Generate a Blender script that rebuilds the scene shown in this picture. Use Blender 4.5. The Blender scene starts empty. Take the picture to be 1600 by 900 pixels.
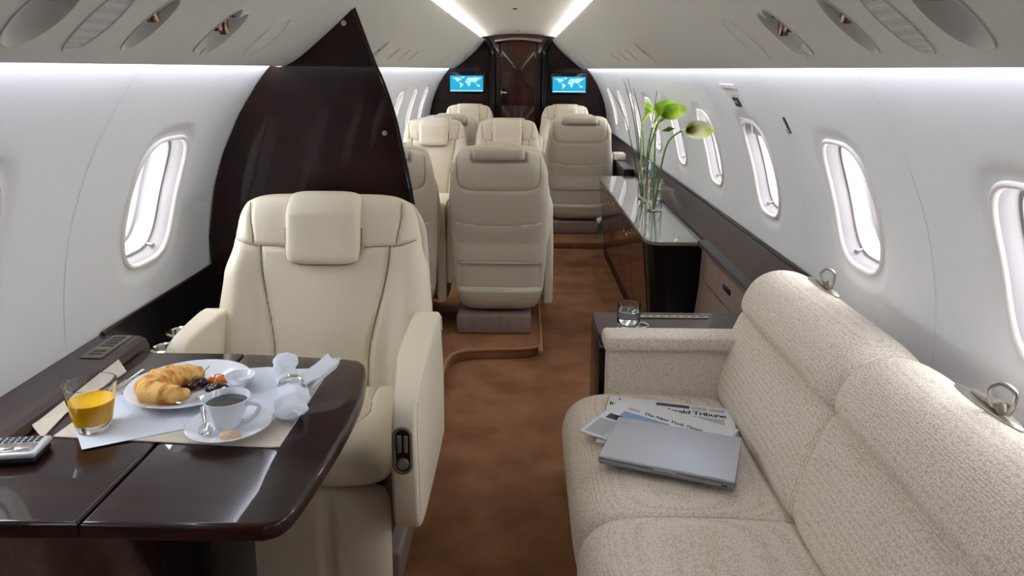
import bpy, bmesh, math, random
from mathutils import Vector, Matrix, noise
random.seed(7)
C = bpy.context.scene.collection
S = bpy.context.scene
PI = math.pi

# ------------------------------------------------------------------ camera
FPX, PPX, PPY, VPX, VPY, EYE, ROLL = 1150.0, 800.0, 330.0, 818.0, 108.0, 1.42, math.radians(0.3)
_vx, _vy = VPX-PPX, VPY-PPY
_ux = _vx*math.cos(ROLL)+_vy*math.sin(ROLL)
_uy = -_vx*math.sin(ROLL)+_vy*math.cos(ROLL)
_th = math.atan2(-_uy, FPX); _a = math.atan(_ux/math.hypot(FPX, _uy))
_Fh = Vector((-math.sin(_a), math.cos(_a), 0)); _R = Vector((math.cos(_a), math.sin(_a), 0))
CF = (_Fh*math.cos(_th)+Vector((0, 0, -math.sin(_th)))).normalized()
_U = _R.cross(CF)
CR = _R*math.cos(ROLL)+_U*math.sin(ROLL); CU = CR.cross(CF)
CPOS = Vector((0, 0, EYE))
cd = bpy.data.cameras.new('camera'); cam = bpy.data.objects.new('camera', cd); C.objects.link(cam)
cd.sensor_width = 36; cd.sensor_fit = 'HORIZONTAL'; cd.lens = FPX/1600*36
cd.shift_y = -(450-PPY)/1600; cd.clip_start = 0.02
cam.matrix_world = Matrix.Translation(CPOS) @ Matrix((CR, CU, -CF)).transposed().to_4x4()
S.camera = cam

def P(px, py, x=None, y=None, z=None):
    """point of the cabin seen at a pixel of the survey photo, at a known x, y or z"""
    d = CF*FPX+CR*(px-PPX)+CU*(PPY-py)
    t = x/d.x if x is not None else (y/d.y if y is not None else (z-EYE)/d.z)
    return CPOS+d*t

# ------------------------------------------------------------------ light
S.view_settings.view_transform = 'Standard'; S.view_settings.look = 'None'
S.view_settings.gamma = 1; S.view_settings.use_curve_mapping = False
S.view_settings.exposure = 1.15
SKY_STRENGTH = 6.0
WALL_WASH = 13.0
CEIL_WASH = 14.0
w = bpy.data.worlds.new('sky'); S.world = w; w.use_nodes = True
wn = w.node_tree.nodes; bg = wn['Background']
bg.inputs[0].default_value = (0.90, 0.95, 1.0, 1); bg.inputs[1].default_value = SKY_STRENGTH

# cabin section
XC, ZC, RC = -0.06, 0.75, 1.04
Y0, Y1 = -.74, 8.65
WPITCH = 0.805; WY = [1.265+WPITCH*k for k in range(-2, 9)]
TH_C = math.radians(16.4); TH0 = math.radians(-1.2); TH1 = math.radians(44.6)
def cyl(s, Y, th, off=0.0):
    r = RC+off
    return Vector((XC+s*r*math.cos(th), Y, ZC+r*math.sin(th)))

# daylight portals: one in each window opening, only guide the sky's own light
def portal(s, Y):
    ld = bpy.data.lights.new('window_daylight', 'AREA'); ld.shape = 'RECTANGLE'; ld.size = 0.36; ld.size_y = 0.40
    ld.cycles.is_portal = True
    o = bpy.data.objects.new('window_daylight', ld); C.objects.link(o)
    p = cyl(s, Y, TH_C, 0.15); n = Vector((-s*math.cos(TH_C), 0, -math.sin(TH_C)))
    o.location = p; o.rotation_euler = n.to_track_quat('-Z', 'Y').to_euler()
for s_ in (-1, 1):
    for Y_ in WY: portal(s_, Y_)

# ------------------------------------------------------------------ materials
def lin(c):
    return tuple(((v/255)/12.92 if v/255 <= .04045 else ((v/255+.055)/1.055)**2.4) for v in c)
def mat(name, rgb, rough=.5, metal=0, coat=0, spec=.5, bump=None, var=None, emit=None, trans=0, ior=1.45, sss=0):
    m = bpy.data.materials.new(name); m.use_nodes = True
    nt = m.node_tree; b = nt.nodes['Principled BSDF']; L = nt.links
    col = lin(rgb)+(1,)
    b.inputs['Base Color'].default_value = col
    b.inputs['Roughness'].default_value = rough; b.inputs['Metallic'].default_value = metal
    b.inputs['Coat Weight'].default_value = coat; b.inputs['Coat IOR'].default_value = 1.32; b.inputs['Coat Roughness'].default_value = .03
    b.inputs['Specular IOR Level'].default_value = spec; b.inputs['IOR'].default_value = ior
    b.inputs['Transmission Weight'].default_value = trans
    if sss:
        b.inputs['Subsurface Weight'].default_value = sss; b.inputs['Subsurface Radius'].default_value = (.02, .01, .005)
        b.inputs['Subsurface Scale'].default_value = .3
    tc = nt.nodes.new('ShaderNodeTexCoord')
    if var:      # (kind, scale, rgb2, lo, hi, stretch)
        kind, sc, rgb2, lo, hi, st = var
        mp = nt.nodes.new('ShaderNodeMapping'); mp.inputs['Scale'].default_value = st
        L.new(tc.outputs['Object'], mp.inputs[0])
        if kind == 'noise':
            t = nt.nodes.new('ShaderNodeTexNoise'); t.inputs['Scale'].default_value = sc; t.inputs['Detail'].default_value = 5
            out = t.outputs[0]
        else:
            t = nt.nodes.new('ShaderNodeTexVoronoi'); t.inputs['Scale'].default_value = sc; out = t.outputs['Distance']
        L.new(mp.outputs[0], t.inputs['Vector'])
        r = nt.nodes.new('ShaderNodeValToRGB'); r.color_ramp.elements[0].position = lo; r.color_ramp.elements[1].position = hi
        r.color_ramp.elements[0].color = col; r.color_ramp.elements[1].color = lin(rgb2)+(1,)
        L.new(out, r.inputs[0]); L.new(r.outputs[0], b.inputs['Base Color'])
    if bump:     # (kind, scale, strength, distance)
        kind, sc, stg, dist = bump
        if kind == 'noise':
            t = nt.nodes.new('ShaderNodeTexNoise'); t.inputs['Detail'].default_value = 3; out = t.outputs[0]
        else:
            t = nt.nodes.new('ShaderNodeTexVoronoi'); out = t.outputs['Distance']
        t.inputs['Scale'].default_value = sc; L.new(tc.outputs['Object'], t.inputs['Vector'])
        bp = nt.nodes.new('ShaderNodeBump'); bp.inputs['Strength'].default_value = stg; bp.inputs['Distance'].default_value = dist
        L.new(out, bp.inputs['Height']); L.new(bp.outputs[0], b.inputs['Normal'])
    if emit:
        b.inputs['Emission Color'].default_value = lin(emit[0])+(1,); b.inputs['Emission Strength'].default_value = emit[1]
    return m
def glass_thin(name, tint=(255, 255, 255), fres=1.45, rough=0.0):
    m = bpy.data.materials.new(name); m.use_nodes = True; nt = m.node_tree; nt.nodes.clear()
    o = nt.nodes.new('ShaderNodeOutputMaterial'); mx = nt.nodes.new('ShaderNodeMixShader'); lw = nt.nodes.new('ShaderNodeLayerWeight'); lw.inputs[0].default_value = .5
    pw = nt.nodes.new('ShaderNodeMath'); pw.operation = 'POWER'; pw.inputs[1].default_value = 4.5; nt.links.new(lw.outputs['Facing'], pw.inputs[0])
    f = nt.nodes.new('ShaderNodeMath'); f.operation = 'MULTIPLY_ADD'; f.inputs[1].default_value = .8; f.inputs[2].default_value = (fres-1)*.1; nt.links.new(pw.outputs[0], f.inputs[0])
    t = nt.nodes.new('ShaderNodeBsdfTransparent'); t.inputs[0].default_value = lin(tint)+(1,)
    g = nt.nodes.new('ShaderNodeBsdfGlossy'); g.inputs[1].default_value = rough
    nt.links.new(f.outputs[0], mx.inputs[0]); nt.links.new(t.outputs[0], mx.inputs[1]); nt.links.new(g.outputs[0], mx.inputs[2])
    nt.links.new(mx.outputs[0], o.inputs[0]); return m
def emitter(name, rgb, st):
    m = bpy.data.materials.new(name); m.use_nodes = True; nt = m.node_tree; nt.nodes.clear()
    o = nt.nodes.new('ShaderNodeOutputMaterial'); e = nt.nodes.new('ShaderNodeEmission')
    e.inputs[0].default_value = lin(rgb)+(1,); e.inputs[1].default_value = st; nt.links.new(e.outputs[0], o.inputs[0]); return m

M = {}
M['wall'] = mat('wall_vinyl', (222, 221, 222), .7, bump=('noise', 420, .25, .001), spec=.3)
M['bin'] = mat('bin_plastic', (205, 203, 197), .55, spec=.3)
M['ceil'] = mat('ceiling_fabric', (214, 210, 200), .8, spec=.2)
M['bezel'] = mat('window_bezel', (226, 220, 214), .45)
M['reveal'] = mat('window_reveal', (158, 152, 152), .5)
M['pane'] = glass_thin('window_pane')
M['shade'] = mat('window_shade', (205, 200, 192), .7)
M['leather'] = mat('cream_leather', (228, 217, 195), .42, spec=.4, bump=('noise', 260, .12, .001))
M['leather_shaded'] = mat('cream_leather_shaded', (208, 198, 180), .5, spec=.35, bump=('noise', 260, .12, .001))  # same cream leather, greyer to paint in the shade on chair backs
M['seam'] = mat('seam_thread', (150, 132, 108), .7)
M['piping'] = mat('leather_piping', (236, 228, 214), .5)
M['sofa'] = mat('sofa_weave', (240, 230, 217), .9, spec=.15, var=('voronoi', 230, (194, 178, 160), .2, .8, (1, 1, 1)), bump=('voronoi', 230, .6, .0015))
for n_ in M['sofa'].node_tree.nodes:
    if n_.type == 'TEX_VORONOI': n_.inputs['Randomness'].default_value = .55
M['wood'] = mat('mahogany_gloss', (42, 20, 16), .35, spec=.15, coat=.7, var=('noise', 9, (26, 12, 11), .35, .7, (1, .35, 1)))
M['woodred'] = mat('mahogany_red', (74, 38, 26), .35, spec=.15, coat=1, var=('noise', 10, (40, 19, 16), .35, .7, (1, 1, .4)))
M['woodtable'] = mat('table_veneer', (48, 24, 19), .3, spec=.2, coat=1, var=('noise', 14, (30, 15, 13), .3, .7, (.3, 2.2, 1)))
M['woodsoft'] = mat('mahogany_satin', (58, 34, 29), .4, coat=.35, spec=.2, var=('noise', 9, (36, 20, 18), .35, .7, (1, .35, 1)))
M['black'] = mat('black_lacquer', (14, 11, 11), .35, coat=.5, spec=.15)
M['ledge'] = mat('ledge_veneer', (70, 52, 48), .35, coat=.5, var=('noise', 16, (52, 38, 36), .3, .7, (1, .3, 1)))
M['taupe'] = mat('taupe_panel', (150, 132, 122), .6, var=('noise', 30, (136, 118, 108), .3, .7, (1, 1, .15)))
M['stone'] = mat('gloss_counter', (132, 128, 118), .15, coat=1, var=('noise', 60, (112, 108, 100), .35, .7, (1, 1, 1)))
M['carpet'] = mat('carpet_pile', (158, 112, 82), .95, spec=.05, var=('noise', 5, (128, 88, 62), .35, .68, (1, 1, 1)), bump=('noise', 500, .6, .003))
M['carpet_edge'] = mat('carpet_binding', (172, 124, 94), .9, spec=.05)
M['dado'] = mat('dado_fabric', (165, 134, 122), .9, spec=.1, bump=('noise', 300, .4, .002), var=('noise', 60, (146, 116, 104), .3, .7, (1, 1, .1)))
M['chrome'] = mat('chrome', (215, 212, 206), .15, metal=1)
M['steel'] = mat('brushed_steel', (190, 186, 180), .3, metal=1)
M['silver'] = mat('silver_paint', (215, 218, 222), .3, metal=.3)
M['alu'] = mat('laptop_aluminium', (190, 194, 202), .5, metal=.6)
M['aludark'] = mat('laptop_edge', (150, 152, 156), .45, metal=.6)
M['lampmetal'] = mat('lamp_metal', (128, 104, 86), .25, metal=1)
M['champagne'] = mat('champagne_metal', (160, 152, 140), .35, metal=.7)
M['dark'] = mat('dark_plastic', (24, 20, 18), .4)
M['greyplastic'] = mat('grey_plastic', (120, 112, 100), .5)
M['screenframe'] = mat('screen_bezel', (10, 14, 30), .2, coat=.5)
M['screen'] = emitter('screen_sea', (40, 160, 200), .6)
M['land'] = emitter('screen_land', (175, 218, 232), .6)
M['paper'] = mat('newsprint', (222, 222, 224), .9, spec=.1)
M['ink'] = mat('news_ink', (34, 34, 38), .8)
M['inkgrey'] = mat('news_grey', (150, 150, 156), .8)
M['newsblue'] = mat('news_photo_sky', (140, 160, 195), .8)
M['newsdark'] = mat('news_photo_dark', (70, 72, 78), .8)
M['porcelain'] = mat('porcelain', (232, 237, 245), .15, coat=.5)
M['linen'] = mat('linen', (226, 232, 242), .85, spec=.15, bump=('noise', 300, .2, .001))
M['matleather'] = mat('placemat_leather', (214, 204, 188), .5, bump=('noise', 300, .15, .001))
M['croissant'] = mat('croissant_crust', (240, 192, 112), .5, var=('noise', 45, (198, 118, 40), .45, .68, (1, 1, 1)), bump=('noise', 260, .7, .003))
M['cherry'] = mat('cherry_skin', (52, 10, 22), .12, coat=.8)
M['berry'] = mat('berry_jam', (38, 10, 24), .12, coat=1, bump=('voronoi', 130, .8, .003))
M['apricot'] = mat('apricot_jam', (222, 120, 36), .15, coat=1, bump=('voronoi', 150, .8, .003))
M['cookie'] = mat('sugar_biscuit', (220, 188, 150), .8, bump=('noise', 180, .6, .002))
M['coffee'] = mat('coffee', (28, 16, 12), .05, coat=1)
M['juice'] = mat('orange_juice', (255, 196, 0), .35, spec=.3)
M['glass'] = mat('drinking_glass', (255, 255, 255), .0, trans=1, ior=1.45)
M['glassthin'] = glass_thin('thin_glass', (246, 250, 250), 1.35)
M['water'] = mat('water', (240, 250, 252), .0, trans=1, ior=1.2)
M['stem'] = mat('green_stem', (88, 140, 52), .45, var=('noise', 30, (120, 165, 70), .3, .7, (1, 1, .2)))
M['calla'] = mat('calla_green', (176, 205, 70), .45, var=('noise', 14, (120, 165, 40), .4, .62, (1, 1, 1)))
M['callaw'] = mat('calla_white', (240, 240, 205), .45, var=('noise', 10, (196, 214, 96), .45, .6, (1, 1, 1)))
M['grass'] = mat('dry_grass', (62, 70, 44), .6)
M['lcd'] = mat('lcd_green', (120, 128, 92), .4)
M['wash'] = emitter('wall_wash_lamp', (232, 238, 255), WALL_WASH)
M['cwash'] = emitter('ceiling_wash_lamp', (250, 251, 250), CEIL_WASH)
M['grille'] = None
def grille_mat():
    m = mat('grille_cloth', (196, 196, 190), .6); nt = m.node_tree; b = nt.nodes['Principled BSDF']
    tc = nt.nodes.new('ShaderNodeTexCoord'); v = nt.nodes.new('ShaderNodeTexVoronoi'); v.inputs['Scale'].default_value = 330
    v.inputs['Randomness'].default_value = 0
    r = nt.nodes.new('ShaderNodeValToRGB'); r.color_ramp.elements[0].position = .28; r.color_ramp.elements[1].position = .4
    r.color_ramp.elements[0].color = lin((92, 92, 86))+(1,); r.color_ramp.elements[1].color = lin((205, 205, 200))+(1,)
    nt.links.new(tc.outputs['Object'], v.inputs['Vector']); nt.links.new(v.outputs['Distance'], r.inputs[0]); nt.links.new(r.outputs[0], b.inputs['Base Color'])
    return m
M['grille'] = grille_mat()

# ------------------------------------------------------------------ mesh helpers
class MB:
    def __init__(s): s.v = []; s.f = []
    def add(s, vs, fs):
        n = len(s.v); s.v += [tuple(p) for p in vs]; s.f += [tuple(i+n for i in f) for f in fs]; return s
    def box(s, a, b):
        (x0, y0, z0), (x1, y1, z1) = a, b
        return s.add([(x0, y0, z0), (x1, y0, z0), (x1, y1, z0), (x0, y1, z0), (x0, y0, z1), (x1, y0, z1), (x1, y1, z1), (x0, y1, z1)],
                     [(0, 3, 2, 1), (4, 5, 6, 7), (0, 1, 5, 4), (1, 2, 6, 5), (2, 3, 7, 6), (3, 0, 4, 7)])
    def rbox(s, a, b, r=.006, seg=3, M4=None):
        bm = bmesh.new(); mb = MB().box(a, b)
        vs = [bm.verts.new(v) for v in mb.v]; [bm.faces.new([vs[i] for i in f]) for f in mb.f]
        bmesh.ops.bevel(bm, geom=bm.edges[:], offset=r, segments=seg, profile=.5, affect='EDGES')
        bm.verts.index_update()
        vv = [v.co.copy() for v in bm.verts]
        if M4: vv = [M4 @ v for v in vv]
        ff = [tuple(v.index for v in f.verts) for f in bm.faces]; bm.free()
        return s.add(vv, ff)
    def grid(s, rows, closeu=False, closev=False):
        n, m = len(rows), len(rows[0]); vs = [p for r in rows for p in r]; fs = []
        for i in range(n if closev else n-1):
            for j in range(m if closeu else m-1):
                i2, j2 = (i+1) % n, (j+1) % m
                fs.append((i*m+j, i*m+j2, i2*m+j2, i2*m+j))
        return s.add(vs, fs)
    def lathe(s, prof, seg=32, o=(0, 0, 0), cap=False, M4=None):
        rows = [[Vector((o[0]+r*math.cos(2*PI*k/seg), o[1]+r*math.sin(2*PI*k/seg), o[2]+z)) for k in range(seg)] for r, z in prof]
        if M4: rows = [[M4 @ p for p in r] for r in rows]
        n = len(s.v); s.grid(rows, closeu=True)
        if cap:
            s.f.append(tuple(n+k for k in range(seg))[::-1]); s.f.append(tuple(n+(len(prof)-1)*seg+k for k in range(seg)))
        return s
    def tube(s, pts, r, seg=10, flat=1.0, capped=True):
        pts = [Vector(p) for p in pts]; rr = r if callable(r) else (lambda t: r); rows = []
        up = None
        for i, p in enumerate(pts):
            d = (pts[min(i+1, len(pts)-1)]-pts[max(i-1, 0)]).normalized()
            if up is None:
                up = Vector((0, 0, 1)) if abs(d.z) < .9 else Vector((1, 0, 0))
            a = d.cross(up).normalized(); up = a.cross(d).normalized()
            q = rr(i/(len(pts)-1))
            rows.append([p+a*q*math.cos(2*PI*k/seg)+up*q*flat*math.sin(2*PI*k/seg) for k in range(seg)])
        n = len(s.v); s.grid(rows, closeu=True)
        if capped:
            s.f.append(tuple(n+k for k in range(seg))); s.f.append(tuple(n+(len(pts)-1)*seg+k for k in range(seg))[::-1])
        return s
    def prism(s, poly, lift, bevel=0, seg=2):
        """poly: list of 3D points (planar), lift: vector"""
        bm = bmesh.new(); a = [bm.verts.new(p) for p in poly]; b = [bm.verts.new(Vector(p)+Vector(lift)) for p in poly]
        n = len(poly); bm.faces.new(a[::-1]); bm.faces.new(b)
        for i in range(n): bm.faces.new((a[i], a[(i+1) % n], b[(i+1) % n], b[i]))
        bmesh.ops.recalc_face_normals(bm, faces=bm.faces[:])
        if bevel:
            L = Vector(lift).normalized()
            es = [e for e in bm.edges if abs((e.verts[0].co-e.verts[1].co).normalized().dot(L)) < .5]
            bmesh.ops.bevel(bm, geom=es, offset=bevel, segments=seg, profile=.5, affect='EDGES')
        bm.verts.index_update(); vv = [v.co.copy() for v in bm.verts]; ff = [tuple(v.index for v in f.verts) for f in bm.faces]; bm.free()
        return s.add(vv, ff)
    def build(s, name, m, parent=None, smooth=True, autos=35, fix=True, tr=None, toward=None):
        me = bpy.data.meshes.new(name); vs = s.v
        if tr: vs = [tr @ Vector(v) for v in vs]
        me.from_pydata([tuple(v) for v in vs], [], s.f); me.materials.append(m)
        bm = bmesh.new(); bm.from_mesh(me); bmesh.ops.remove_doubles(bm, verts=bm.verts[:], dist=1e-6)
        if fix: bmesh.ops.recalc_face_normals(bm, faces=bm.faces[:])
        if toward is not None:
            for f in bm.faces:
                c = f.calc_center_median(); f.normal_update()
                if f.normal.dot(Vector((toward[0]-c.x, 0, toward[1]-c.z))) < 0: f.normal_flip()
        ang = math.radians(autos)
        for f in bm.faces: f.smooth = smooth
        for e in bm.edges:
            if len(e.link_faces) == 2 and e.calc_face_angle(0) > ang: e.smooth = False
        bm.to_mesh(me); bm.free()
        o = bpy.data.objects.new(name, me); C.objects.link(o)
        if parent: o.parent = parent
        return o
def tag(o, label, cat, group=None):
    o['label'] = label; o['category'] = cat
    if group: o['group'] = group
    return o
def thing(name, label, cat, loc=(0, 0, 0), rotz=0, group=None):
    o = bpy.data.objects.new(name, None); C.objects.link(o); o.location = loc; o.rotation_euler = (0, 0, rotz); o.empty_display_size = .05
    return tag(o, label, cat, group)
def struct(o): o['kind'] = 'structure'; return o
def dup(root, loc=None, rotz=None, label=None, group=None):
    r = root.copy(); C.objects.link(r)
    if loc is not None: r.location = loc
    if rotz is not None: r.rotation_euler = (0, 0, rotz)
    if label: r['label'] = label
    if group: r['group'] = group
    for ch in list(root.children):
        c = ch.copy(); C.objects.link(c); c.parent = r
        for g in list(ch.children):
            d = g.copy(); C.objects.link(d); d.parent = c
    return r
def sm(a, b, x):
    t = min(1, max(0, (x-a)/(b-a))); return t*t*(3-2*t)
def lerp_tab(tab, x):
    if x <= tab[0][0]: return tab[0][1]
    for (a, va), (b, vb) in zip(tab[:-1], tab[1:]):
        if x <= b:
            t = (x-a)/(b-a); t = t*t*(3-2*t)*.5+t*.5; return va+(vb-va)*t
    return tab[-1][1]
def pad(F, nu=40, nv=40):
    """closed soft panel; F(u,v,side)->point, both sides meet on the border"""
    mb = MB()
    us = [math.sin(PI/2*(2*i/nu-1))*.55+(2*i/nu-1)*.45 for i in range(nu+1)]
    vs = [math.sin(PI/2*(2*i/nv-1))*.55+(2*i/nv-1)*.45 for i in range(nv+1)]
    for side in (-1, 1): mb.grid([[F(u, v, side) for u in us] for v in vs])
    return mb
def th(u, v, p=6, q=6, e=.5):
    return (max(0, 1-abs(u)**p)*max(0, 1-abs(v)**q))**e
def gro(d, wd=.006): return math.exp(-(d/wd)**2)
def smooth_line(pts, n=6):
    pts = [Vector(p) for p in pts]; out = []
    for i in range(len(pts)-1):
        p0, p1, p2, p3 = pts[max(i-1, 0)], pts[i], pts[i+1], pts[min(i+2, len(pts)-1)]
        for k in range(n):
            t = k/n
            out.append(.5*((2*p1)+(p2-p0)*t+(2*p0-5*p1+4*p2-p3)*t*t+(3*p1-p0-3*p2+p3)*t**3))
    out.append(pts[-1]); return out

# ================================================================== STRUCTURE
# floor and seat platforms
mb = MB().box((-1.25, Y0, -.06), (1.15, Y1+.1, 0)); struct(mb.build('floor', M['carpet'], smooth=False))
def platform(poly, name, h=.05):
    b = MB().prism([(x, y, .0005) for x, y in poly], (0, 0, h), .008, 2)
    o = struct(b.build(name, M['carpet'])); return o
edge = [(-.365, Y0+.05), (-.365, 2.2), (-.36, 3.2)]
corner = [(-.355, 3.30), (-.34, 3.38), (-.30, 3.43), (-.24, 3.45), (-.05, 3.47), (.0, 3.475), (.05, 3.49), (.085, 3.52), (.10, 3.58)]
lp = [(-.80, Y0+.05)]+edge+corner+[(.10, 5.6), (.06, 5.75), (-.05, 5.82), (-.25, 5.85), (-.25, Y1-.02), (-.80, Y1-.02)]
platform(lp, 'trim_1')
platform([(.66, 5.78), (.25, 5.78), (.19, 5.80), (.155, 5.86), (.15, 5.95), (.15, Y1-.02), (.66, Y1-.02)], 'trim_2')
bl = smooth_line([(x, y, .05) for x, y in (edge+corner+[(.10, 5.5)])], 4)
struct(MB().tube(bl, .009, 8).build('trim_3', M['carpet_edge']))

# side walls: curved panels with a window opening in every bay
def supere(phi, n=3.4):
    c, s_ = math.cos(phi), math.sin(phi)
    return 1/((abs(c)**n+abs(s_)**n)**(1/n))
WA, WB = .135, .178
def ring(k, N, sc, n=3.4, lift=0):
    phi = 2*PI*k/N; r = supere(phi, n)
    return (WA*sc*r*math.cos(phi), WB*sc*r*math.sin(phi))
NR = 64
def wall(s):
    mb = MB()
    def f(Y, sarc, off): return cyl(s, Y, TH_C+sarc/RC, off)
    for Yc in WY:
        y0, y1 = -WPITCH/2, WPITCH/2; s0, s1 = (TH0-TH_C)*RC, (TH1-TH_C)*RC
        rows = []
        def rect(k):
            phi = 2*PI*k/NR; c, d = math.cos(phi), math.sin(phi); t = 1e9
            if c > 1e-9: t = min(t, y1/c)
            if c < -1e-9: t = min(t, y0/c)
            if d > 1e-9: t = min(t, s1/d)
            if d < -1e-9: t = min(t, s0/d)
            return (t*c, t*d)
        # outer ring snapped so that the bay corners are kept
        outer = [rect(k) for k in range(NR)]
        for cy, cs in ((y0, s0), (y1, s0), (y0, s1), (y1, s1)):
            j = min(range(NR), key=lambda k: (outer[k][0]-cy)**2+(outer[k][1]-cs)**2); outer[j] = (cy, cs)
        for t in (0, .15, .3, .45, .6, .72, .82, .9, .96, 1):
            rows.append([f(Yc+a+(b[0]-a)*t, c_+(b[1]-c_)*t, 0) for (a, c_), b in ((outer[k], ring(k, NR, 1.38)) for k in range(NR))])
        for sc, off in ((1.34, .0005), (1.28, .002), (1.22, .0045), (1.16, .0065), (1.10, .007)):
            rows.append([f(Yc+ring(k, NR, sc)[0], ring(k, NR, sc)[1], off) for k in range(NR)])
        mb.grid(rows, closeu=True)
    ye = WY[0]-WPITCH/2; mb.grid([[f(Y, (TH0-TH_C)*RC+(TH1-TH0)*RC*j/16, 0) for j in range(17)] for Y in (Y0-.05, ye)])
    ye = WY[-1]+WPITCH/2; mb.grid([[f(Y, (TH0-TH_C)*RC+(TH1-TH0)*RC*j/16, 0) for j in range(17)] for Y in (ye, Y1+.05)])
    struct(mb.build('wall_left' if s < 0 else 'wall_right', M['wall'], autos=60, fix=False, toward=(XC, ZC)))
    # lower wall under the ledge
    lo = MB(); n = 14
    lo.grid([[cyl(s, Y, TH0+(math.radians(-47)-TH0)*j/n, 0) for j in range(n+1)] for Y in (Y0-.05, 1, 3, 5, Y1+.05)])
    struct(lo.build('baseboard_left' if s < 0 else 'baseboard_right', M['dado'] if s < 0 else M['wall']))
wall(-1); wall(1)

# fuselage crown above the linings, closes the cabin to the sky
hl = MB(); hp = []
for j in range(25):
    a = TH1+(PI-2*TH1)*j/24; off = .10 if 0 < j < 24 else 0
    hp.append((XC+(RC+off)*math.cos(a), ZC+(RC+off)*math.sin(a)))
hl.grid([[Vector((x, Y, z)) for x, z in hp] for Y in (Y0-.1, Y1+.1)])
struct(hl.build('trim_50', M['ceil']))
wn_ = 0
def window(s, Yc, shade=0.0, idx=0):
    global wn_; wn_ += 1
    root = bpy.data.objects.new('window_%d' % wn_, None); C.objects.link(root); root.location = cyl(s, Yc, TH_C); struct(root)
    inv = Matrix.Translation(-root.location)
    def rows(spec): return [[cyl(s, Yc+ring(k, NR, sc)[0], TH_C+ring(k, NR, sc)[1]/RC, off) for k in range(NR)] for sc, off in spec]
    bz = MB().grid(rows([(1.115, .016), (1.11, .004), (1.09, -.001), (1.06, -.001), (1.035, .003), (1.02, .010)]), closeu=True)
    bz.build('window_frame', M['bezel'], root, tr=inv, autos=80)
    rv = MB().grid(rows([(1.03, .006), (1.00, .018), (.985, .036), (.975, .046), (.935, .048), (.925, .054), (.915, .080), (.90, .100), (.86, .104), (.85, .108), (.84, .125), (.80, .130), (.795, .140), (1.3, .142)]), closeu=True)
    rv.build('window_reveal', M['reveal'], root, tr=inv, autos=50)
    pn = MB(); rr = [[cyl(s, Yc+ring(k, NR, sc)[0], TH_C+ring(k, NR, sc)[1]/RC, .135) for k in range(NR)] for sc in (.82, .5, .2, .02)]
    pn.grid(rr, closeu=True); pn.build('window_pane', M['pane'], root, tr=inv)
    # small latch low at the aft side of the opening
    q = cyl(s, Yc+(.085), TH_C-.158/RC, .046); ndir = Vector((-s*math.cos(TH_C), 0, -math.sin(TH_C)))
    lt = MB().tube([q-ndir*.004, q+ndir*.016], .004, 10).tube([q+ndir*.016-Vector((0, .014, 0)), q+ndir*.016+Vector((0, .006, 0))], .004, 8)
    lt.build('shade_latch', M['steel'], root, tr=inv)
    if shade:
        pts = []
        for j in range(9):
            v = WB*.96*(1-2*shade*j/8) if j else WB*.96
            row = []
            for k in range(13):
                u = (k/6-1); rlim = WA*.95*(max(0, 1-abs(v/(WB*.97))**3.4))**(1/3.4)
                row.append(cyl(s, Yc+u*rlim, TH_C+v/RC, .036))
            pts.append(row)
        MB().grid(pts).build('window_shade', M['shade'], root, tr=inv)
for k, Yc in enumerate(WY):
    window(-1, Yc)
for k, Yc in enumerate(WY):
    window(1, Yc, shade=.16 if abs(Yc-2.875) < .1 else 0)

# overhead bins: swept profile with oval recesses
PROF = smooth_line([(.748, 1.432, 0), (.742, 1.426, 0), (.73, 1.429, 0), (.70, 1.446, 0), (.66, 1.475, 0), (.56, 1.56, 0), (.50, 1.615, 0), (.45, 1.665, 0), (.405, 1.715, 0), (.388, 1.742, 0), (.392, 1.749, 0)], 5)
PL = [0]
for a, b in zip(PROF[:-1], PROF[1:]): PL.append(PL[-1]+(b-a).length)
PLEN = PL[-1]
T_OFF = .012
def prof_at(t):
    t = min(max(t, 0), PLEN)
    for i in range(len(PL)-1):
        if t <= PL[i+1]:
            k = (t-PL[i])/(PL[i+1]-PL[i]); return PROF[i].lerp(PROF[i+1], k)
    return PROF[-1]
def binp(s, Y, t, off=0):
    p = prof_at(t); a, b = prof_at(max(t-.02, .0)), prof_at(min(t+.02, PLEN)); d = (b-a).normalized()
    n = Vector((-d.y, d.x, 0))        # inward into bin body
    if n.y < 0: n = -n
    p = p+n*off
    return Vector((XC+s*p.x, Y, p.y))
TC = .142; TB = .080; TLO, THI = .040, .36
def hole_r(kind, phi):
    c, d = math.cos(phi), math.sin(phi)
    def el(a, b, oy=0, ot=0):
        A = (c/a)**2+(d/b)**2; B = -2*(c*oy/a**2+d*ot/b**2); Cc = (oy/a)**2+(ot/b)**2-1
        D = B*B-4*A*Cc
        return (-B+math.sqrt(D))/(2*A) if D > 0 else 0
    if kind == 'large': return el(.052, TB)
    if kind == 'single': return el(.034, TB*.95)
    if kind == 'double': return max(el(.034, TB*.95, .027, -.004), el(.034, TB*.95, -.027, .006))
    if kind == 'small': return el(.024, TB*.6)
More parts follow.
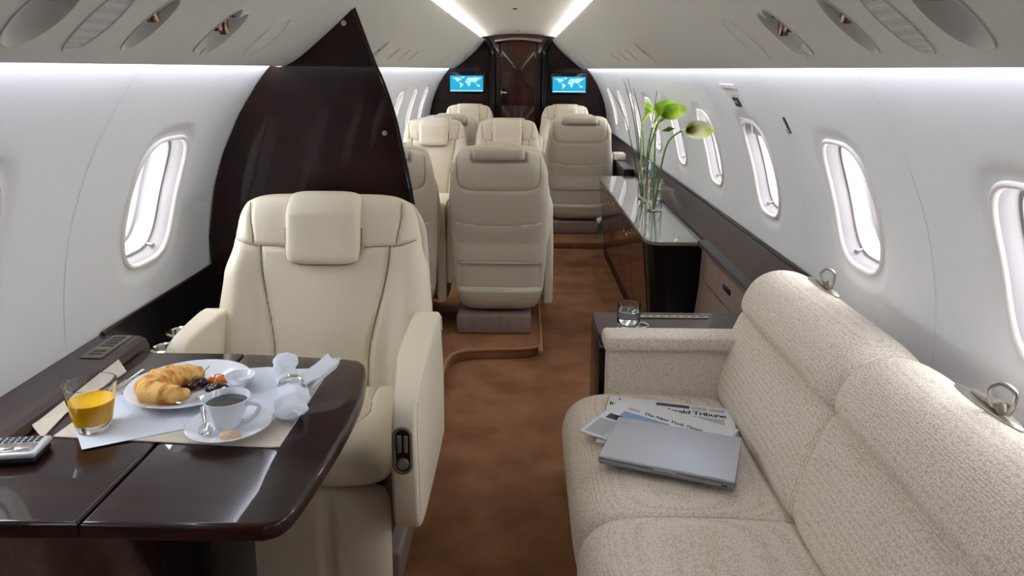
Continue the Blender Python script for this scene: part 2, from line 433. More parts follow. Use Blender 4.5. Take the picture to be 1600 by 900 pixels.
def bin_(s, holes):
    mb = MB(); NB = 56
    nm = 'left' if s < 0 else 'right'
    holes = sorted(holes); cur = Y0-.05
    ts = sorted([v for v in PL if abs(v-TLO) > .004 and abs(v-THI) > .004]+[TLO, THI]); TLL = [t for t in ts if t <= TLO]; TLH = [t for t in ts if t >= THI]
    def strip(ya, yb):
        if yb-ya > 1e-4: mb.grid([[binp(s, Y, t) for t in ts] for Y in (ya, yb)])
    for Yc, kind in holes:
        a = {'large': .06, 'single': .045, 'double': .068, 'small': .04}[kind]
        strip(cur, Yc-a); cur = Yc+a
        y0, y1 = -a, a; t0, t1 = TLO-TC, THI-TC
        for tl in (TLL, TLH): mb.grid([[binp(s, Y, t) for t in tl] for Y in (Yc-a, Yc+a)])
        rows = []
        outer = []
        for k in range(NB):
            phi = 2*PI*k/NB; c, d = math.cos(phi), math.sin(phi); t = 1e9
            if c > 1e-9: t = min(t, y1/c)
            if c < -1e-9: t = min(t, y0/c)
            if d > 1e-9: t = min(t, t1/d)
            if d < -1e-9: t = min(t, t0/d)
            outer.append((t*c, t*d))
        for cy, cs in ((y0, t0), (y1, t0), (y0, t1), (y1, t1)):
            j = min(range(NB), key=lambda k: (outer[k][0]-cy)**2+(outer[k][1]-cs)**2); outer[j] = (cy, cs)
        inner = [(hole_r(kind, 2*PI*k/NB)*math.cos(2*PI*k/NB), hole_r(kind, 2*PI*k/NB)*math.sin(2*PI*k/NB)) for k in range(NB)]
        for q in [i/12 for i in range(13)]:
            rows.append([binp(s, Yc+outer[k][0]+(inner[k][0]-outer[k][0])*q, TC+outer[k][1]+(inner[k][1]-outer[k][1])*q) for k in range(NB)])
        rows.append([binp(s, Yc+inner[k][0]*1.0, TC+inner[k][1]*1.0, -.003) for k in range(NB)])
        rows.append([binp(s, Yc+inner[k][0]*.97, TC+inner[k][1]*.97, -.003) for k in range(NB)])
        D = {'large': .05, 'single': .04, 'double': .042, 'small': .03}[kind]
        for r, dd in ((.95, .0), (.93, .2), (.88, .42), (.78, .64), (.62, .83), (.42, .95), (.2, 1), (.02, 1)):
            rows.append([binp(s, Yc+inner[k][0]*r, TC+inner[k][1]*r, D*dd) for k in range(NB)])
        mb.grid(rows, closeu=True)
    strip(cur, Y1+.05)
    # back of the lips
    for sec in ([(.748, 1.432), (.744, 1.436), (.742, 1.50)], [(.392, 1.749), (.41, 1.748), (.43, 1.728), (.52, 1.725), (.52, 1.83)]):
        mb.grid([[Vector((XC+s*a, Y, b)) for a, b in sec] for Y in (Y0-.05, Y1+.05)])
    struct(mb.build('trim_4' if s < 0 else 'trim_5', M['bin'], autos=50, fix=False, toward=(XC, 1.1)))
LH = [(1.085, 'large'), (1.395, 'single'), (1.72, 'double')]
RH = [(1.035, 'large'), (1.345, 'single'), (1.665, 'double')]
FAR = [(3.55, 'single'), (4.0, 'small'), (4.35, 'small'), (4.7, 'small'), (6.5, 'single'), (6.85, 'small'), (7.2, 'small'), (7.5, 'small')]
bin_(-1, LH+FAR); bin_(1, RH+FAR)

def oval_disc(s, Yc, a, b, off, NB=56):
    return [[binp(s, Yc+a*q*math.cos(2*PI*k/NB), TC+b*q*math.sin(2*PI*k/NB), o) for k in range(NB)] for q, o in off]
names = {-1: 'left', 1: 'right'}
for s, Yg, Yb in ((-1, 1.235, 2.02), (1, 1.185, 1.955)):
    g = thing('speaker_grille', 'oval perforated speaker grille in the %s overhead bin' % names[s], 'speaker grille', binp(s, Yg, TC))
    inv = Matrix.Translation(-g.location)
    MB().grid(oval_disc(s, Yg, .040, TB*1.05, ((.96, -.0006), (.6, -.0006), (.3, -.0006), (.01, -.0006))), closeu=True).build('grille_mesh', M['grille'], g, tr=inv)
    MB().grid(oval_disc(s, Yg, .040, TB*1.05, ((1.03, .001), (1.02, -.003), (.98, -.003), (.955, .001))), closeu=True).build('grille_rim', M['bin'], g, tr=inv)
    g = thing('oval_cover', 'blank oval cover panel in the %s overhead bin, nearest the partition line' % names[s] if s < 0 else 'blank oval cover panel in the right overhead bin', 'cover panel', binp(s, Yb, TC))
    inv = Matrix.Translation(-g.location)
    MB().grid(oval_disc(s, Yb, .055, TB, ((.97, -.0015), (.6, -.0015), (.3, -.0015), (.01, -.0015))), closeu=True).build('cover_plate', M['bin'], g, tr=inv)
    MB().grid(oval_disc(s, Yb, .055, TB, ((1.04, .001), (1.02, -.003), (.99, -.003), (.975, .002))), closeu=True).build('cover_rim', M['bin'], g, tr=inv)
def lamp(s, Yc, dt, r, label, group=None, dark=True):
    o = thing('reading_light', label, 'reading light', binp(s, Yc, TC+dt, .012), 0, group)
    inv = Matrix.Translation(-o.location)
    a = binp(s, Yc, TC+dt, .034); b = binp(s, Yc+.01, TC+dt-.028, .004); d = (b-a).normalized()
    q = d.to_track_quat('Z', 'Y').to_matrix().to_4x4(); T = Matrix.Translation(a) @ q; L = (b-a).length
    MB().lathe([(r*.6, 0), (r, L*.25), (r*1.05, L*.9), (r, L), (r*.75, L), (r*.7, L*.7)], 20, M4=T).build('lamp_housing', M['lampmetal'], o, tr=inv)
    MB().lathe([(.0005, L*.72), (r*.7, L*.72)], 20, M4=T).build('lamp_lens', M['dark'], o, tr=inv)
    c_ = MB().tube([binp(s, Yc-.012, TC+dt+.016, .02), binp(s, Yc+.012, TC+dt+.016, .02)], .004, 8); c_.build('lamp_bracket', M['dark'], o, tr=inv)
for s, H in ((-1, LH), (1, RH)):
    lamp(s, H[0][0], .052, .016, 'large reading light in the nearest round recess, %s overhead bin' % names[s])
    lamp(s, H[1][0], .032, .011, 'single reading light in the narrow oval recess next to the grille, %s overhead bin' % names[s])
    lamp(s, H[2][0]-.028, .030, .011, 'nearer light of the paired reading lights in the %s overhead bin' % names[s])
    lamp(s, H[2][0]+.026, .022, .011, 'farther light of the paired reading lights in the %s overhead bin' % names[s])
    lamp(s, 3.55, .03, .010, 'reading light in the middle group of recesses, %s overhead bin' % names[s])

# ceiling centre panel between the coves
def ceil_z(x):
    return 1.815-.045*(abs(x)/.47)**2
xs = [-.53+1.06*i/24 for i in range(25)]
struct(MB().grid([[Vector((XC+x, Y, ceil_z(x))) for x in xs] for Y in (Y0-.05, 2, 5, Y1+.05)]).build('ceiling', M['ceil']))
for k_, Yd in enumerate((5.05, 7.9)):
    tag(MB().lathe([(.0005, -.006), (.012, -.006), (.016, -.003), (.018, .001)], 20, o=(XC, Yd, 1.8145)).build('ceiling_sensor', M['dark' if k_ == 0 else 'champagne']),
        'small dark round sensor in the middle of the ceiling' if k_ == 0 else 'small pale round sensor in the ceiling above the far door', 'sensor')
for s in (-1, 1):
    o = MB().grid([[Vector((XC+s*a, Y, b)) for a, b in ((.415, 1.752), (.435, 1.735), (.50, 1.735))] for Y in (1.3, Y1)]).build('cove_light', M['cwash'])
    tag(o, 'linear cove light along the %s edge of the ceiling' % names[s], 'cove light')
    o = MB().grid([[Vector((XC+s*a, Y, b)) for a, b in ((.7465, 1.438), (.7465, 1.462))] for Y in (.6, Y1)]).build('wall_wash_light', M['wash'])
    tag(o, 'linear light behind the lower lip of the %s overhead bin' % names[s], 'strip light')
# unseen end wall behind the photographer, kept close and dark to dim the foreground
struct(MB().box((-1.25, Y0-.1, 0), (1.15, Y0-.02, 1.95)).build('wall_front_unseen', M['woodred'], smooth=False))

# ---------------- aft bulkhead with door
def bulk_outline(s):
    pts = []
    for j in range(15):
        thh = math.radians(-45)+(math.radians(40.6)-math.radians(-45))*j/14; pts.append((XC+s*(RC-.002)*math.cos(thh), ZC+(RC-.002)*math.sin(thh)))
    for t in (.0, .03, .08, .15, .25, .35, .43, .48):
        p = prof_at(t); pts.append((XC+s*(p.x), p.y))
    return pts
def bpanel(s):
    pts = bulk_outline(s)
    inner = XC+s*.325
    poly = [(x, Y1-.03, z) for x, z in pts]+[(XC+s*.395, Y1-.03, 1.775), (inner, Y1-.03, 1.79), (inner, Y1-.03, .0)]
    b = MB().prism(poly, (0, .06, 0)); return b
o = bpanel(-1).build('wall_back', M['wood'], smooth=False); struct(o)
o = bpanel(1).build('wall_back', M['wood'], smooth=False); struct(o)
struct(MB().box((-1.2, Y1+.05, 0), (1.1, Y1+.10, 1.95)).build('wall_back', M['wood'], smooth=False))
# door surround posts and arch
for s in (-1, 1):
    x0 = XC+s*.245; 
    col = []
    for z, dx in ((0, 0), (1.2, 0), (1.5, .0), (1.62, .012), (1.70, .04), (1.745, .085), (1.775, .13)):
        col.append(Vector((XC+s*(.30+dx), Y1-.055, z)))
    o = MB().tube(smooth_line(col, 4), .038, 14).build('door_post', M['black'])
    tag(o, 'curved glossy dark post on the %s side of the far door' % names[s], 'door post')
arch = MB()
ap = [Vector((XC+x, Y1-.07, 1.725+.032*(1-(x/.29)**2))) for x in [-.27+.54*i/14 for i in range(15)]]
arch.tube(ap, .022, 12)
tag(arch.build('door_header', M['steel']), 'arched pale metal header above the far door', 'door header')
hd = MB(); xs_ = [-.29+.58*i/14 for i in range(15)]
hd.grid([[Vector((XC+x, Y1-.05, 1.745+.032*(1-(x/.29)**2))) for x in xs_], [Vector((XC+x, Y1-.05, ceil_z(x)+.002)) for x in xs_]])
struct(hd.build('trim_6', M['woodred']))
d = struct(bpy.data.objects.new('door_1', None)); C.objects.link(d); d.location = (XC, Y1, 0)
inv = Matrix.Translation(-d.location)
MB().rbox((XC-.262, Y1-.02, .02), (XC+.262, Y1+.02, 1.775), .004).build('door_panel', M['woodred'], d, tr=inv)
MB().rbox((XC-.19, Y1-.028, 1.02), (XC+.19, Y1-.018, 1.69), .004).build('raised_panel', M['woodred'], d, tr=inv)
MB().rbox((XC-.19, Y1-.028, .12), (XC+.19, Y1-.018, 1.0), .004).build('raised_panel', M['woodred'], d, tr=inv)
for x in (-.215, .215): MB().rbox((XC+x-.012, Y1-.034, .02), (XC+x+.012, Y1-.018, 1.74), .004).build('door_stile', M['wood'], d, tr=inv)
MB().tube([(XC-.185, Y1-.03, 1.155), (XC-.185, Y1-.07, 1.155), (XC-.13, Y1-.075, 1.15)], .011, 10).lathe([(.0005, 0), (.026, 0), (.026, .006)], 18, M4=Matrix.Translation((XC-.185, Y1-.028, 1.155)) @ Matrix.Rotation(PI/2, 4, 'X')).build('door_handle', M['chrome'], d, tr=inv)
MB().lathe([(.0005, .004), (.007, .004), (.007, 0)], 14, M4=Matrix.Translation((XC, Y1-.03, 1.49)) @ Matrix.Rotation(PI/2, 4, 'X')).build('peephole', M['chrome'], d, tr=inv)

# wall screens with a world map
LANDS = [
 [(-168,66),(-140,70),(-110,72),(-85,70),(-62,58),(-56,50),(-66,44),(-76,36),(-81,26),(-90,30),(-97,26),(-95,17),(-84,10),(-100,17),(-110,24),(-117,33),(-124,42),(-130,54),(-150,60)],
 [(-80,9),(-62,10),(-50,0),(-35,-7),(-40,-22),(-55,-35),(-66,-46),(-70,-54),(-75,-46),(-71,-20),(-81,-5)],
 [(-55,60),(-45,60),(-22,70),(-20,80),(-50,82),(-70,77),(-55,70)],
 [(-17,15),(-6,35),(10,37),(32,31),(43,12),(51,11),(40,-5),(40,-18),(32,-28),(20,-35),(12,-18),(9,3),(-8,5)],
 [(-9,38),(-2,48),(5,58),(12,66),(28,71),(60,69),(90,75),(130,72),(178,68),(160,60),(155,52),(140,54),(130,43),(121,32),(110,20),(105,10),(100,14),(92,22),(80,8),(72,20),(62,25),(56,18),(44,13),(36,30),(28,38),(20,38),(12,44),(0,40)],
 [(114,-22),(122,-18),(132,-12),(142,-11),(153,-26),(147,-38),(138,-35),(128,-32),(115,-34)],
 [(95,5),(105,-6),(120,-9),(118,4),(108,3)], [(130,33),(141,42),(143,38),(136,33)], [(44,-16),(50,-15),(47,-25)], [(166,-45),(178,-38),(174,-41)]]
def screen(xa, xb, za, zb, label):
    r = thing('wall_screen', label, 'screen', ((xa+xb)/2, Y1-.034, (za+zb)/2)); inv = Matrix.Translation(-r.location)
    MB().rbox((xa-.022, Y1-.052, za-.03), (xb+.022, Y1-.034, zb+.035), .004).build('screen_frame', M['screenframe'], r, tr=inv)
    p = MB().grid([[Vector((x, Y1-.0525, z)) for x in (xa, xb)] for z in (za, zb)]).build('display', M['screen'], r, tr=inv)
    lm = MB(); W, H = xb-xa, zb-za
    for L in LANDS:
        pts = [Vector((xa+W*(.5+lo/370), Y1-.0535, za+H*(.50+la/185))) for lo, la in L]
        n = len(lm.v); lm.v += [tuple(q) for q in pts]; lm.f.append(tuple(range(n, n+len(pts))))
    lm.add([(xa, Y1-.0535, za), (xb, Y1-.0535, za), (xb, Y1-.0535, za+H*.07), (xa, Y1-.0535, za+H*.07)], [(0, 1, 2, 3)])
    m = lm.build('map_land', M['land'], p, smooth=False, tr=inv)
screen(-.844, -.466, 1.165, 1.343, 'wall screen with a blue world map left of the far door')
screen(.335, .716, 1.160, 1.337, 'wall screen with a blue world map right of the far door')

# ---------------- dark partition left, behind the near chair
YP = 2.49
pl = [(XC-(RC-.003)*math.cos(math.radians(a)), ZC+(RC-.003)*math.sin(math.radians(a))) for a in (-44, -35, -25, -15, -5, 5, 15, 22, 30, 36, 39.6)]
pl += [(-.845, 1.428), (-.815, 1.424), (-.797, 1.428), (-.75, 1.462), (-.70, 1.504), (-.64, 1.556), (-.60, 1.588), (-.566, 1.616)]
inn = smooth_line([(-.564, 1.616, 0), (-.53, 1.52, 0), (-.500, 1.437, 0), (-.472, 1.372, 0), (-.437, 1.26, 0), (-.418, 1.167, 0), (-.386, 1.003, 0), (-.372, .85, 0), (-.366, .6, 0), (-.37, .06, 0)], 3)
pl += [(p.x, p.y) for p in inn[1:]]
part = thing('partition', 'glossy dark mahogany partition rising to a point behind the near leather chair', 'partition', (-.7, YP, .05)); inv = Matrix.Translation(-part.location)
MB().prism([(x, YP, z) for x, z in pl], (0, .035, 0), .002, 2).build('partition_panel', M['wood'], part, tr=inv, smooth=False)
MB().tube([(p.x+.001, YP+.0175, p.y) for p in inn], .006, 8).build('edge_strip', M['black'], part, tr=inv)
for x, z in ((-.594, 1.566), (-.468, 1.205)):
    MB().lathe([(.0005, .004), (.004, .004), (.0045, .002), (.009, .002), (.010, 0)], 16, M4=Matrix.Translation((x, YP, z)) @ Matrix.Rotation(PI/2, 4, 'X')).build('screw_cap', M['chrome'], part, tr=inv)

# ================================================================== SIDE LEDGES
def ledge_section(sec, ya, yb, name, m, label, cat, smooth=False):
    mb = MB(); mb.grid([[Vector((x, Y, z)) for x, z in sec] for Y in (ya, yb)], closeu=True)
    n = len(sec); mb.f.append(tuple(range(n))); mb.f.append(tuple(range(n, 2*n))[::-1])
    return tag(mb.build(name, m, smooth=smooth), label, cat)
# left ledge beside the table: flat top with rounded inner edge
ledge_section([(-1.094, .60), (-1.098, .735), (-.99, .735), (-.975, .728), (-.968, .712), (-.968, .60)], Y0, 1.80, 'side_ledge', M['ledge'], 'brown side ledge along the left wall beside the table', 'ledge')
dk = thing('side_console', 'black sloping console with cup holders by the left wall, beside the near chair', 'console', (-1.0, 2.1, .6)); inv = Matrix.Translation(-dk.location)
def secmesh(sec, ya, yb):
    mb = MB(); mb.grid([[Vector((x, Y, z)) for x, z in sec] for Y in (ya, yb)], closeu=True)
    n = len(sec); mb.f.append(tuple(range(n))); mb.f.append(tuple(range(n, 2*n))[::-1]); return mb
secmesh([(-1.08, .50), (-1.099, .735), (-1.085, .737), (-1.02, .640), (-.93, .632), (-.905, .628), (-.905, .50)], 1.803, YP-.004).build('console_body', M['black'], dk, tr=inv, smooth=False)
MB().tube([(-1.09, 1.803, .738), (-1.09, YP-.004, .738)], .006, 8).build('console_rail', M['wood'], dk, tr=inv)
MB().tube([(-.918, 1.803, .636), (-.918, YP-.004, .636)], .012, 8).build('inner_rail', M['wood'], dk, tr=inv)
cp = smooth_line([(-1.07, 1.80, .70), (-1.03, 1.805, .715), (-.99, 1.81, .69), (-.975, 1.815, .64)], 5)
MB().grid([[p+Vector((0, 0, 0)) for p in cp], [p+Vector((0, .05, -.02)) for p in cp]]).build('console_cheek', M['taupe'], dk, tr=inv)
for (cx, cy, rr, lab) in ((-.965, 1.985, .040, 'larger steel cup holder, farther back in the left console'), (-.955, 1.86, .034, 'smaller steel cup holder just behind the table edge')):
    o = MB().lathe([(.0005, .006), (rr*.78, .006), (rr*.88, .016), (rr*.95, .040), (rr*1.18, .046), (rr*1.2, .052), (rr*1.02, .054), (rr*.90, .050), (rr*.84, .020), (rr*.4, .012), (.0005, .012)], 28).build('cup_holder', M['chrome'])
    o.location = (cx, cy, .6285); tag(o, lab, 'cup holder')
v = thing('air_vent', 'small grey louvred air vent set in the left ledge', 'air vent', (-1.03, 1.72, .7352)); 
MB().rbox((-.026, -.075, 0), (.026, .075, .0035), .0015).build('vent_plate', M['greyplastic'], v)
for k in range(7):
    if k == 2: continue
    MB().box((-.016, -.058+.018*k, .0034), (.016, -.048+.018*k, .0042)).build('louvre', M['dark'], v, smooth=False)
MB().box((-.016, -.027, .0034), (.016, -.008, .0044)).build('display_window', M['lcd'], v, smooth=False)

# right ledge: rail, sloping panel, shelf lip
rl = thing('side_ledge', 'long glossy dark ledge panel along the right wall below the windows', 'ledge', (.92, 3.5, .6)); inv = Matrix.Translation(-rl.location)
secmesh([(.979, .55), (.979, .728), (.965, .728), (.868, .632), (.868, .55)], 2.25, Y1-.04).build('ledge_panel', M['woodsoft'], rl, tr=inv, smooth=False)
MB().tube([(.970, 2.25, .734), (.970, Y1-.04, .734)], .009, 8).build('ledge_rail', M['black'], rl, tr=inv)
# lower cabinet by the sofa with drawer
lc = thing('wall_cabinet', 'taupe low wall cabinet with a slotted drawer between sofa and dark cabinet', 'cabinet', (.84, 2.9, .05)); inv = Matrix.Translation(-lc.location)
secmesh([(.866, .0), (.866, .632), (.838, .628), (.838, .60), (.852, .598), (.845, .40), (.80, .0)], 2.52, 3.40).build('cabinet_body', M['taupe'], lc, tr=inv, smooth=False)
secmesh([(.875, .622), (.875, .636), (.832, .630), (.826, .622), (.832, .612)], 2.3, 3.40).build('cabinet_edge', M['black'], lc, tr=inv)
dr = MB(); dr.grid([[Vector((.8505-.004*0, 0, 0))]*1]) if 0 else None
fr = secmesh([(.838, .470), (.842, .590), (.852, .590), (.850, .470)], 2.56, 3.28).build('drawer', M['taupe'], lc, tr=inv, smooth=False)
fr2 = secmesh([(.810, .10), (.838, .458), (.850, .458), (.826, .10)], 2.56, 3.28).build('cabinet_door', M['taupe'], lc, tr=inv, smooth=False)
MB().rbox((.8345, 2.86, .527), (.8425, 2.96, .550), .0035).build('slot_handle', M['dark'], fr, tr=inv)

# ================================================================== DARK CABINET (credenza) ON THE RIGHT
cb = thing('credenza', 'long glossy mahogany cabinet with pale stone top along the right wall', 'cabinet', (.72, 4.5, 0)); inv = Matrix.Translation(-cb.location)
top = [(.865, 3.405), (.66, 3.405), (.615, 3.42), (.592, 3.46), (.588, 3.52), (.578, 5.6), (.865, 5.6)]
MB().prism([(x, y, .600) for x, y in top], (0, 0, .02), .004, 2).build('stone_top', M['stone'], cb, tr=inv, smooth=False)
def ins(pts, d): return [(x+(d if x < .8 else 0), y+(d if y < 4 else 0)) for x, y in pts]
body = ins(top, .012)
bt = [(x+(.05 if x < .8 else 0), y) for x, y in body]
mbq = MB(); rows = []
for z, k in ((.598, 0), (.45, .25), (.25, .6), (.06, 1)):
    rows.append([Vector((a[0]+(b[0]-a[0])*k, a[1], z)) for a, b in zip(body, bt)])
mbq.grid(rows, closeu=True); mbq.f.append(tuple(range(len(body)))); 
mbq.build('carcase', M['black'], cb, tr=inv, smooth=False)
MB().prism([(x+.06 if x < .8 else x, y+.02 if y < 4 else y, .0) for x, y in top], (0, 0, .06)).build('plinth', M['dark'], cb, tr=inv, smooth=False)
ys = [3.54, 4.05, 4.56, 5.07, 5.58]
for i in range(4):
    ya, yb = ys[i]+.004, ys[i+1]-.004
    def xf(z, y): 
        base = .600-(.010*(y-3.5)/2.1); k = (.598-z)/.538; return base+.05*k-.006
    mbd = MB(); rows = []
    for z in (.585, .45, .25, .085): rows.append([Vector((xf(z, y), y, z)) for y in (ya, yb)])
    mbd.grid(rows); rows = [[q+Vector((.012, 0, 0)) for q in r] for r in rows]; mbd.grid(rows)
    mbd.add([(xf(.585, ya), ya, .585), (xf(.585, yb), yb, .585), (xf(.585, yb)+.012, yb, .585), (xf(.585, ya)+.012, ya, .585)], [(0, 1, 2, 3)])
    mbd.add([(xf(z, ya)+dx, ya, z) for z in (.585, .085) for dx in (0, .012)], [(0, 1, 3, 2)])
    dd = mbd.build('cabinet_door', M['woodred'], cb, tr=inv, smooth=False)
    for yk in ((yb-.05,) if i % 2 == 0 else (ya+.05,)):
        MB().lathe([(.003, 0), (.003, .010), (.009, .012), (.010, .018), (.006, .022), (.0005, .022)], 14, M4=Matrix.Translation((xf(.52, yk), yk, .52)) @ Matrix.Rotation(-PI/2, 4, 'Y')).build('door_knob', M['chrome'], dd, tr=inv)

# ================================================================== CHAIRS
def make_chair(label, ws=1.0, arm_w=.075, arm_out=0.0, detail=True, group=None, fronts=(-.335, -.335), bots=(.335, .335)):
    t = thing('leather_chair', label, 'chair', group=group)
    HW = [(.40, .262*ws), (.55, .278*ws), (.70, .285*ws), (.82, .274*ws), (.90, .252*ws), (.96, .244*ws), (1.06, .232*ws)]
    z0, z1 = .44, 1.047
    def lean(z): return .205+(z-.5)*.28-.12*max(0, z-.92)
    n = 120 if detail else 64
    def inner_x(z):      # seam between centre panel and side bolster
        if z > .905: return (.190+.012*sm(.905, 1.0, z))*ws
        return (.172-.050*sm(.905, .56, z))*ws
    def zseam(x): return .897+.022*sm(.17*ws, .27*ws, abs(x))+.004*sm(.1, .17, abs(x))
    def front(x, z, u, v):
        T = .050*th(u, v, 7, 12, .5)
        wing = .034*sm(.165*ws, .235*ws, abs(x))*sm(.99, .84, z)
        belly = .012*sm(.16, .0, abs(x))*sm(.9, .75, z)
        g = 1.0*gro(abs(x)-inner_x(z), .0075)*(1 if z < .905 else .45)
        g = max(g, .75*gro(z-zseam(x), .0065)*sm(.095, .11, abs(x)))
        return lean(z)-T-(wing+belly)*th(u, v, 8, 12, .5)+.016*g*th(u, v, 6, 10, .4)
    def Fb(u, v, side):
        zc = (z0+z1)/2+(z1-z0)/2*v*(1-.085*abs(u)**7*(1 if v > 0 else .3)); hw = lerp_tab(HW, zc)
        x = hw*u*(1-.07*max(0, v)**10)
        y = front(x, zc, u, v) if side < 0 else lean(zc)+.030*th(u, v, 5, 6, .5)
        return Vector((x, y, zc))
    pad(Fb, n, n).build('backrest', M['leather'], t, autos=180)
    for s in (-1, 1):    # stitched seams lying in the grooves
        def pt(x, z):
            hw = lerp_tab(HW, z); return Vector((x, front(x, z, x/hw, (z-(z0+z1)/2)/((z1-z0)/2))-.0012, z))
        MB().tube([pt(s*inner_x(z), z) for z in [.47+.43*k/20 for k in range(21)]], .0020, 6).build('seam', M['seam'], t)
        MB().tube([pt(s*inner_x(z), z) for z in [.91+.115*k/8 for k in range(9)]], .0018, 6).build('seam', M['seam'], t)
        MB().tube([pt(s*x*ws, zseam(x*ws)) for x in [.105+.135*k/12 for k in range(13)]], .0018, 6).build('seam', M['seam'], t)
    def Fh(u, v, side):
        k = 1-.07*abs(v)**6
        x = .110*u*k; zz = .958+.103*v*(1-.10*abs(u)**5)
        T = .030*th(u, v, 7, 7, .45)
        y = lean(zz)-.060-(T if side < 0 else -T*.7)+(.028*sm(.4, 1, v) if v > 0 else 0)
        return Vector((x, y, zz))
    nh = 40 if detail else 26
    pad(Fh, nh, nh).build('headrest', M['leather'], t, autos=180)
    rimp = [Vector((.1125*math.copysign(abs(math.cos(q))**.42, math.cos(q)), 0, .958+.1055*math.copysign(abs(math.sin(q))**.42, math.sin(q)))) for q in [PI*1.0+PI*(.5-.5*math.cos(PI*k/60)) for k in range(61)]]
    MB().tube([Vector((p.x, lean(p.z)-.053-.006, p.z)) for p in rimp], .0028, 6).build('seam', M['seam'], t)
    def Fr(u, v, side):
        x = .128*u; zz = (.985 if detail else 1.018)+.036*v*(1-.12*abs(u)**8)
        y = lean(zz)+.105+side*.040*th(u, v, 8, 3, .5)
        return Vector((x, y, zz))
    pad(Fr, 30, 16).build('headrest_roll', M['leather_shaded'], t, autos=180)
    HS = [(.16, .228*ws), (.30, .250*ws), (.50, .264*ws), (.75, .272*ws), (.92, .262*ws), (1.02, .240*ws)]
    def yback(z): return max(.262+.03*(z-.3), lean(z)+.052) if z > .3 else .262-.10*(.30-z)
    def rear(x, z, u, v):
        rx, rz = abs(x)/(.222*ws), (z-.955)/.125
        rr = ((rx**5+abs(min(0, rz))**5)**.2) if rz < 0 else rx
        g = gro((rr-1)*.1, .006)*(1 if z > .8 else 0)
        g = max(g, gro(z-(.655-.02*(1-rx*rx)), .005), gro(z-.44, .005)*.8, gro(z-.30, .006))
        cut = .045*sm(.142, .130, abs(x))*sm(.965, .98, z)
        return yback(z)+.072*th(u, v, 7, 11, .5)-.008*g*th(u, v, 6, 8, .4)-.016*sm(.44, .42, z)*sm(.235, .20, abs(x))*sm(.285, .31, z)-cut*th(u, v, 6, 9, .4)
    def Fs(u, v, side):
        zc = .60+.430*v*(1-.05*abs(u)**6); hw = lerp_tab(HS, zc); x = hw*u*(1-.08*abs(v)**10)
        y = rear(x, zc, u, v) if side > 0 else yback(zc)-.03*th(u, v, 6, 8, .5)
        return Vector((x, y, zc))
    pad(Fs, 60, 100).build('back_shell', M['leather_shaded'], t, autos=180)
    def rp(x, z):
        hw = lerp_tab(HS, z); return Vector((x, rear(x, z, x/hw, (z-.60)/.430)+.0028, z))
    MB().tube([rp(.235*ws*(k/10-1), .655-.02*(1-(k/10-1)**2)) for k in range(21)], .0026, 6).build('piping', M['piping'], t)
    for zz in (.44, .30): MB().tube([rp(.215*ws*(k/8-1), zz) for k in range(17)], .0026, 6).build('piping', M['piping'], t)
    q_ = [(.221, 1.0), (.222, .93), (.216, .875), (.195, .845), (.15, .834), (.0, .830)]
    q_ = [(a*ws, b) for a, b in q_]; q_ = q_+[(-a, b) for a, b in q_[-2::-1]]
    MB().tube([rp(p.x, p.y) for p in smooth_line([(a, b, 0) for a, b in q_], 5)], .0016, 6).build('seam', M['seam'], t)
    # seat cushion
    def sx(y): return (.150+.012*sm(.1, -.02, y)-.055*sm(.0, -.19, y))*ws
    def ctop(x, y, u, v):
        return .462+.062*th(u, v, 6, 6, .5)+.010*sm(.12*ws, .2*ws, abs(x))*th(u, v, 6, 6, .5)-.012*gro(abs(x)-sx(y), .008)*th(u, v, 6, 6, .5)
    def Fc(u, v, side):
        x = .245*ws*u*(1-.05*abs(v)**8); y = -.03+.225*v*(1-.05*abs(u)**6)
        z = ctop(x, y, u, v) if side > 0 else .462-.045*th(u, v, 6, 6, .5)
        return Vector((x, y, z))
    nc = 80 if detail else 30
    pad(Fc, nc, nc).build('seat_cushion', M['leather'], t, autos=180)
    for s in (-1, 1):
        MB().tube([Vector((s*sx(y), y, ctop(sx(y), y, sx(y)/(.245*ws), (y+.03)/.225)+.0010)) for y in [.17-.405*k/24 for k in range(25)]], .0016, 6).build('seam', M['seam'], t)
    def Ff(u, v, side):
        x = .238*ws*u*(1-.05*abs(v)**8); z = .245+.175*v*(1-.05*abs(u)**6)
        y = -.200+side*.045*th(u, v, 8, 8, .5)
        if side < 0: y += .010*gro(abs(x)-.105*ws, .006)*th(u, v, 6, 6, .5)
        return Vector((x, y, z))
    pad(Ff, 40, 30).build('front_pad', M['leather'], t, autos=180)
    # arms
    for s, fy in ((-1, fronts[0]), (1, fronts[1])):
        xa = .255*ws+arm_w/2+.004+arm_out
        bt_z = bots[0] if s < 0 else bots[1]
        raw = [(.215, .34), (.222, .45), (.222, .60), (.215, .712), (.17, .728), (.04, .726), (-.14, .716), (-.24, .700), (-.300, .670), (-.328, .62), (-.336, .55), (-.334, .46), (-.318, .395), (-.28, .362), (-.18, .345), (.1, .335)]
        side = smooth_line([(.222-(.222-y)*(.222-fy)/.557, z if z > .5 else .5-(.5-z)*(.5-bt_z)/.165, 0) for y, z in raw], 4)[:-1]
        sh = fy+.335
        pr_ = MB().prism([(xa-arm_w/2, p.x, p.y) for p in side], (arm_w, 0, 0), .013, 4)
        pr_.v = [(s*(xa+arm_w/2-(xa+arm_w/2-x)*(1-.30*sm(fy+.285, fy+.035, y))+.006*sm(.70, .5, z)*(1 if x > xa else 0)), y, z) for x, y, z in pr_.v]
        a = pr_.build('armrest', M['leather'], t, autos=60)
        pts_ = [Vector((s*(xa+arm_w/2+.001+.006*sm(.70, .5, p.y)), p.x+.016*(1 if p.x < fy+.035 else 0), p.y-.014*(1 if p.y > .69 else 0))) for p in side[10:48]]
        MB().tube(pts_, .0012, 6).build('seam', M['piping'], a)
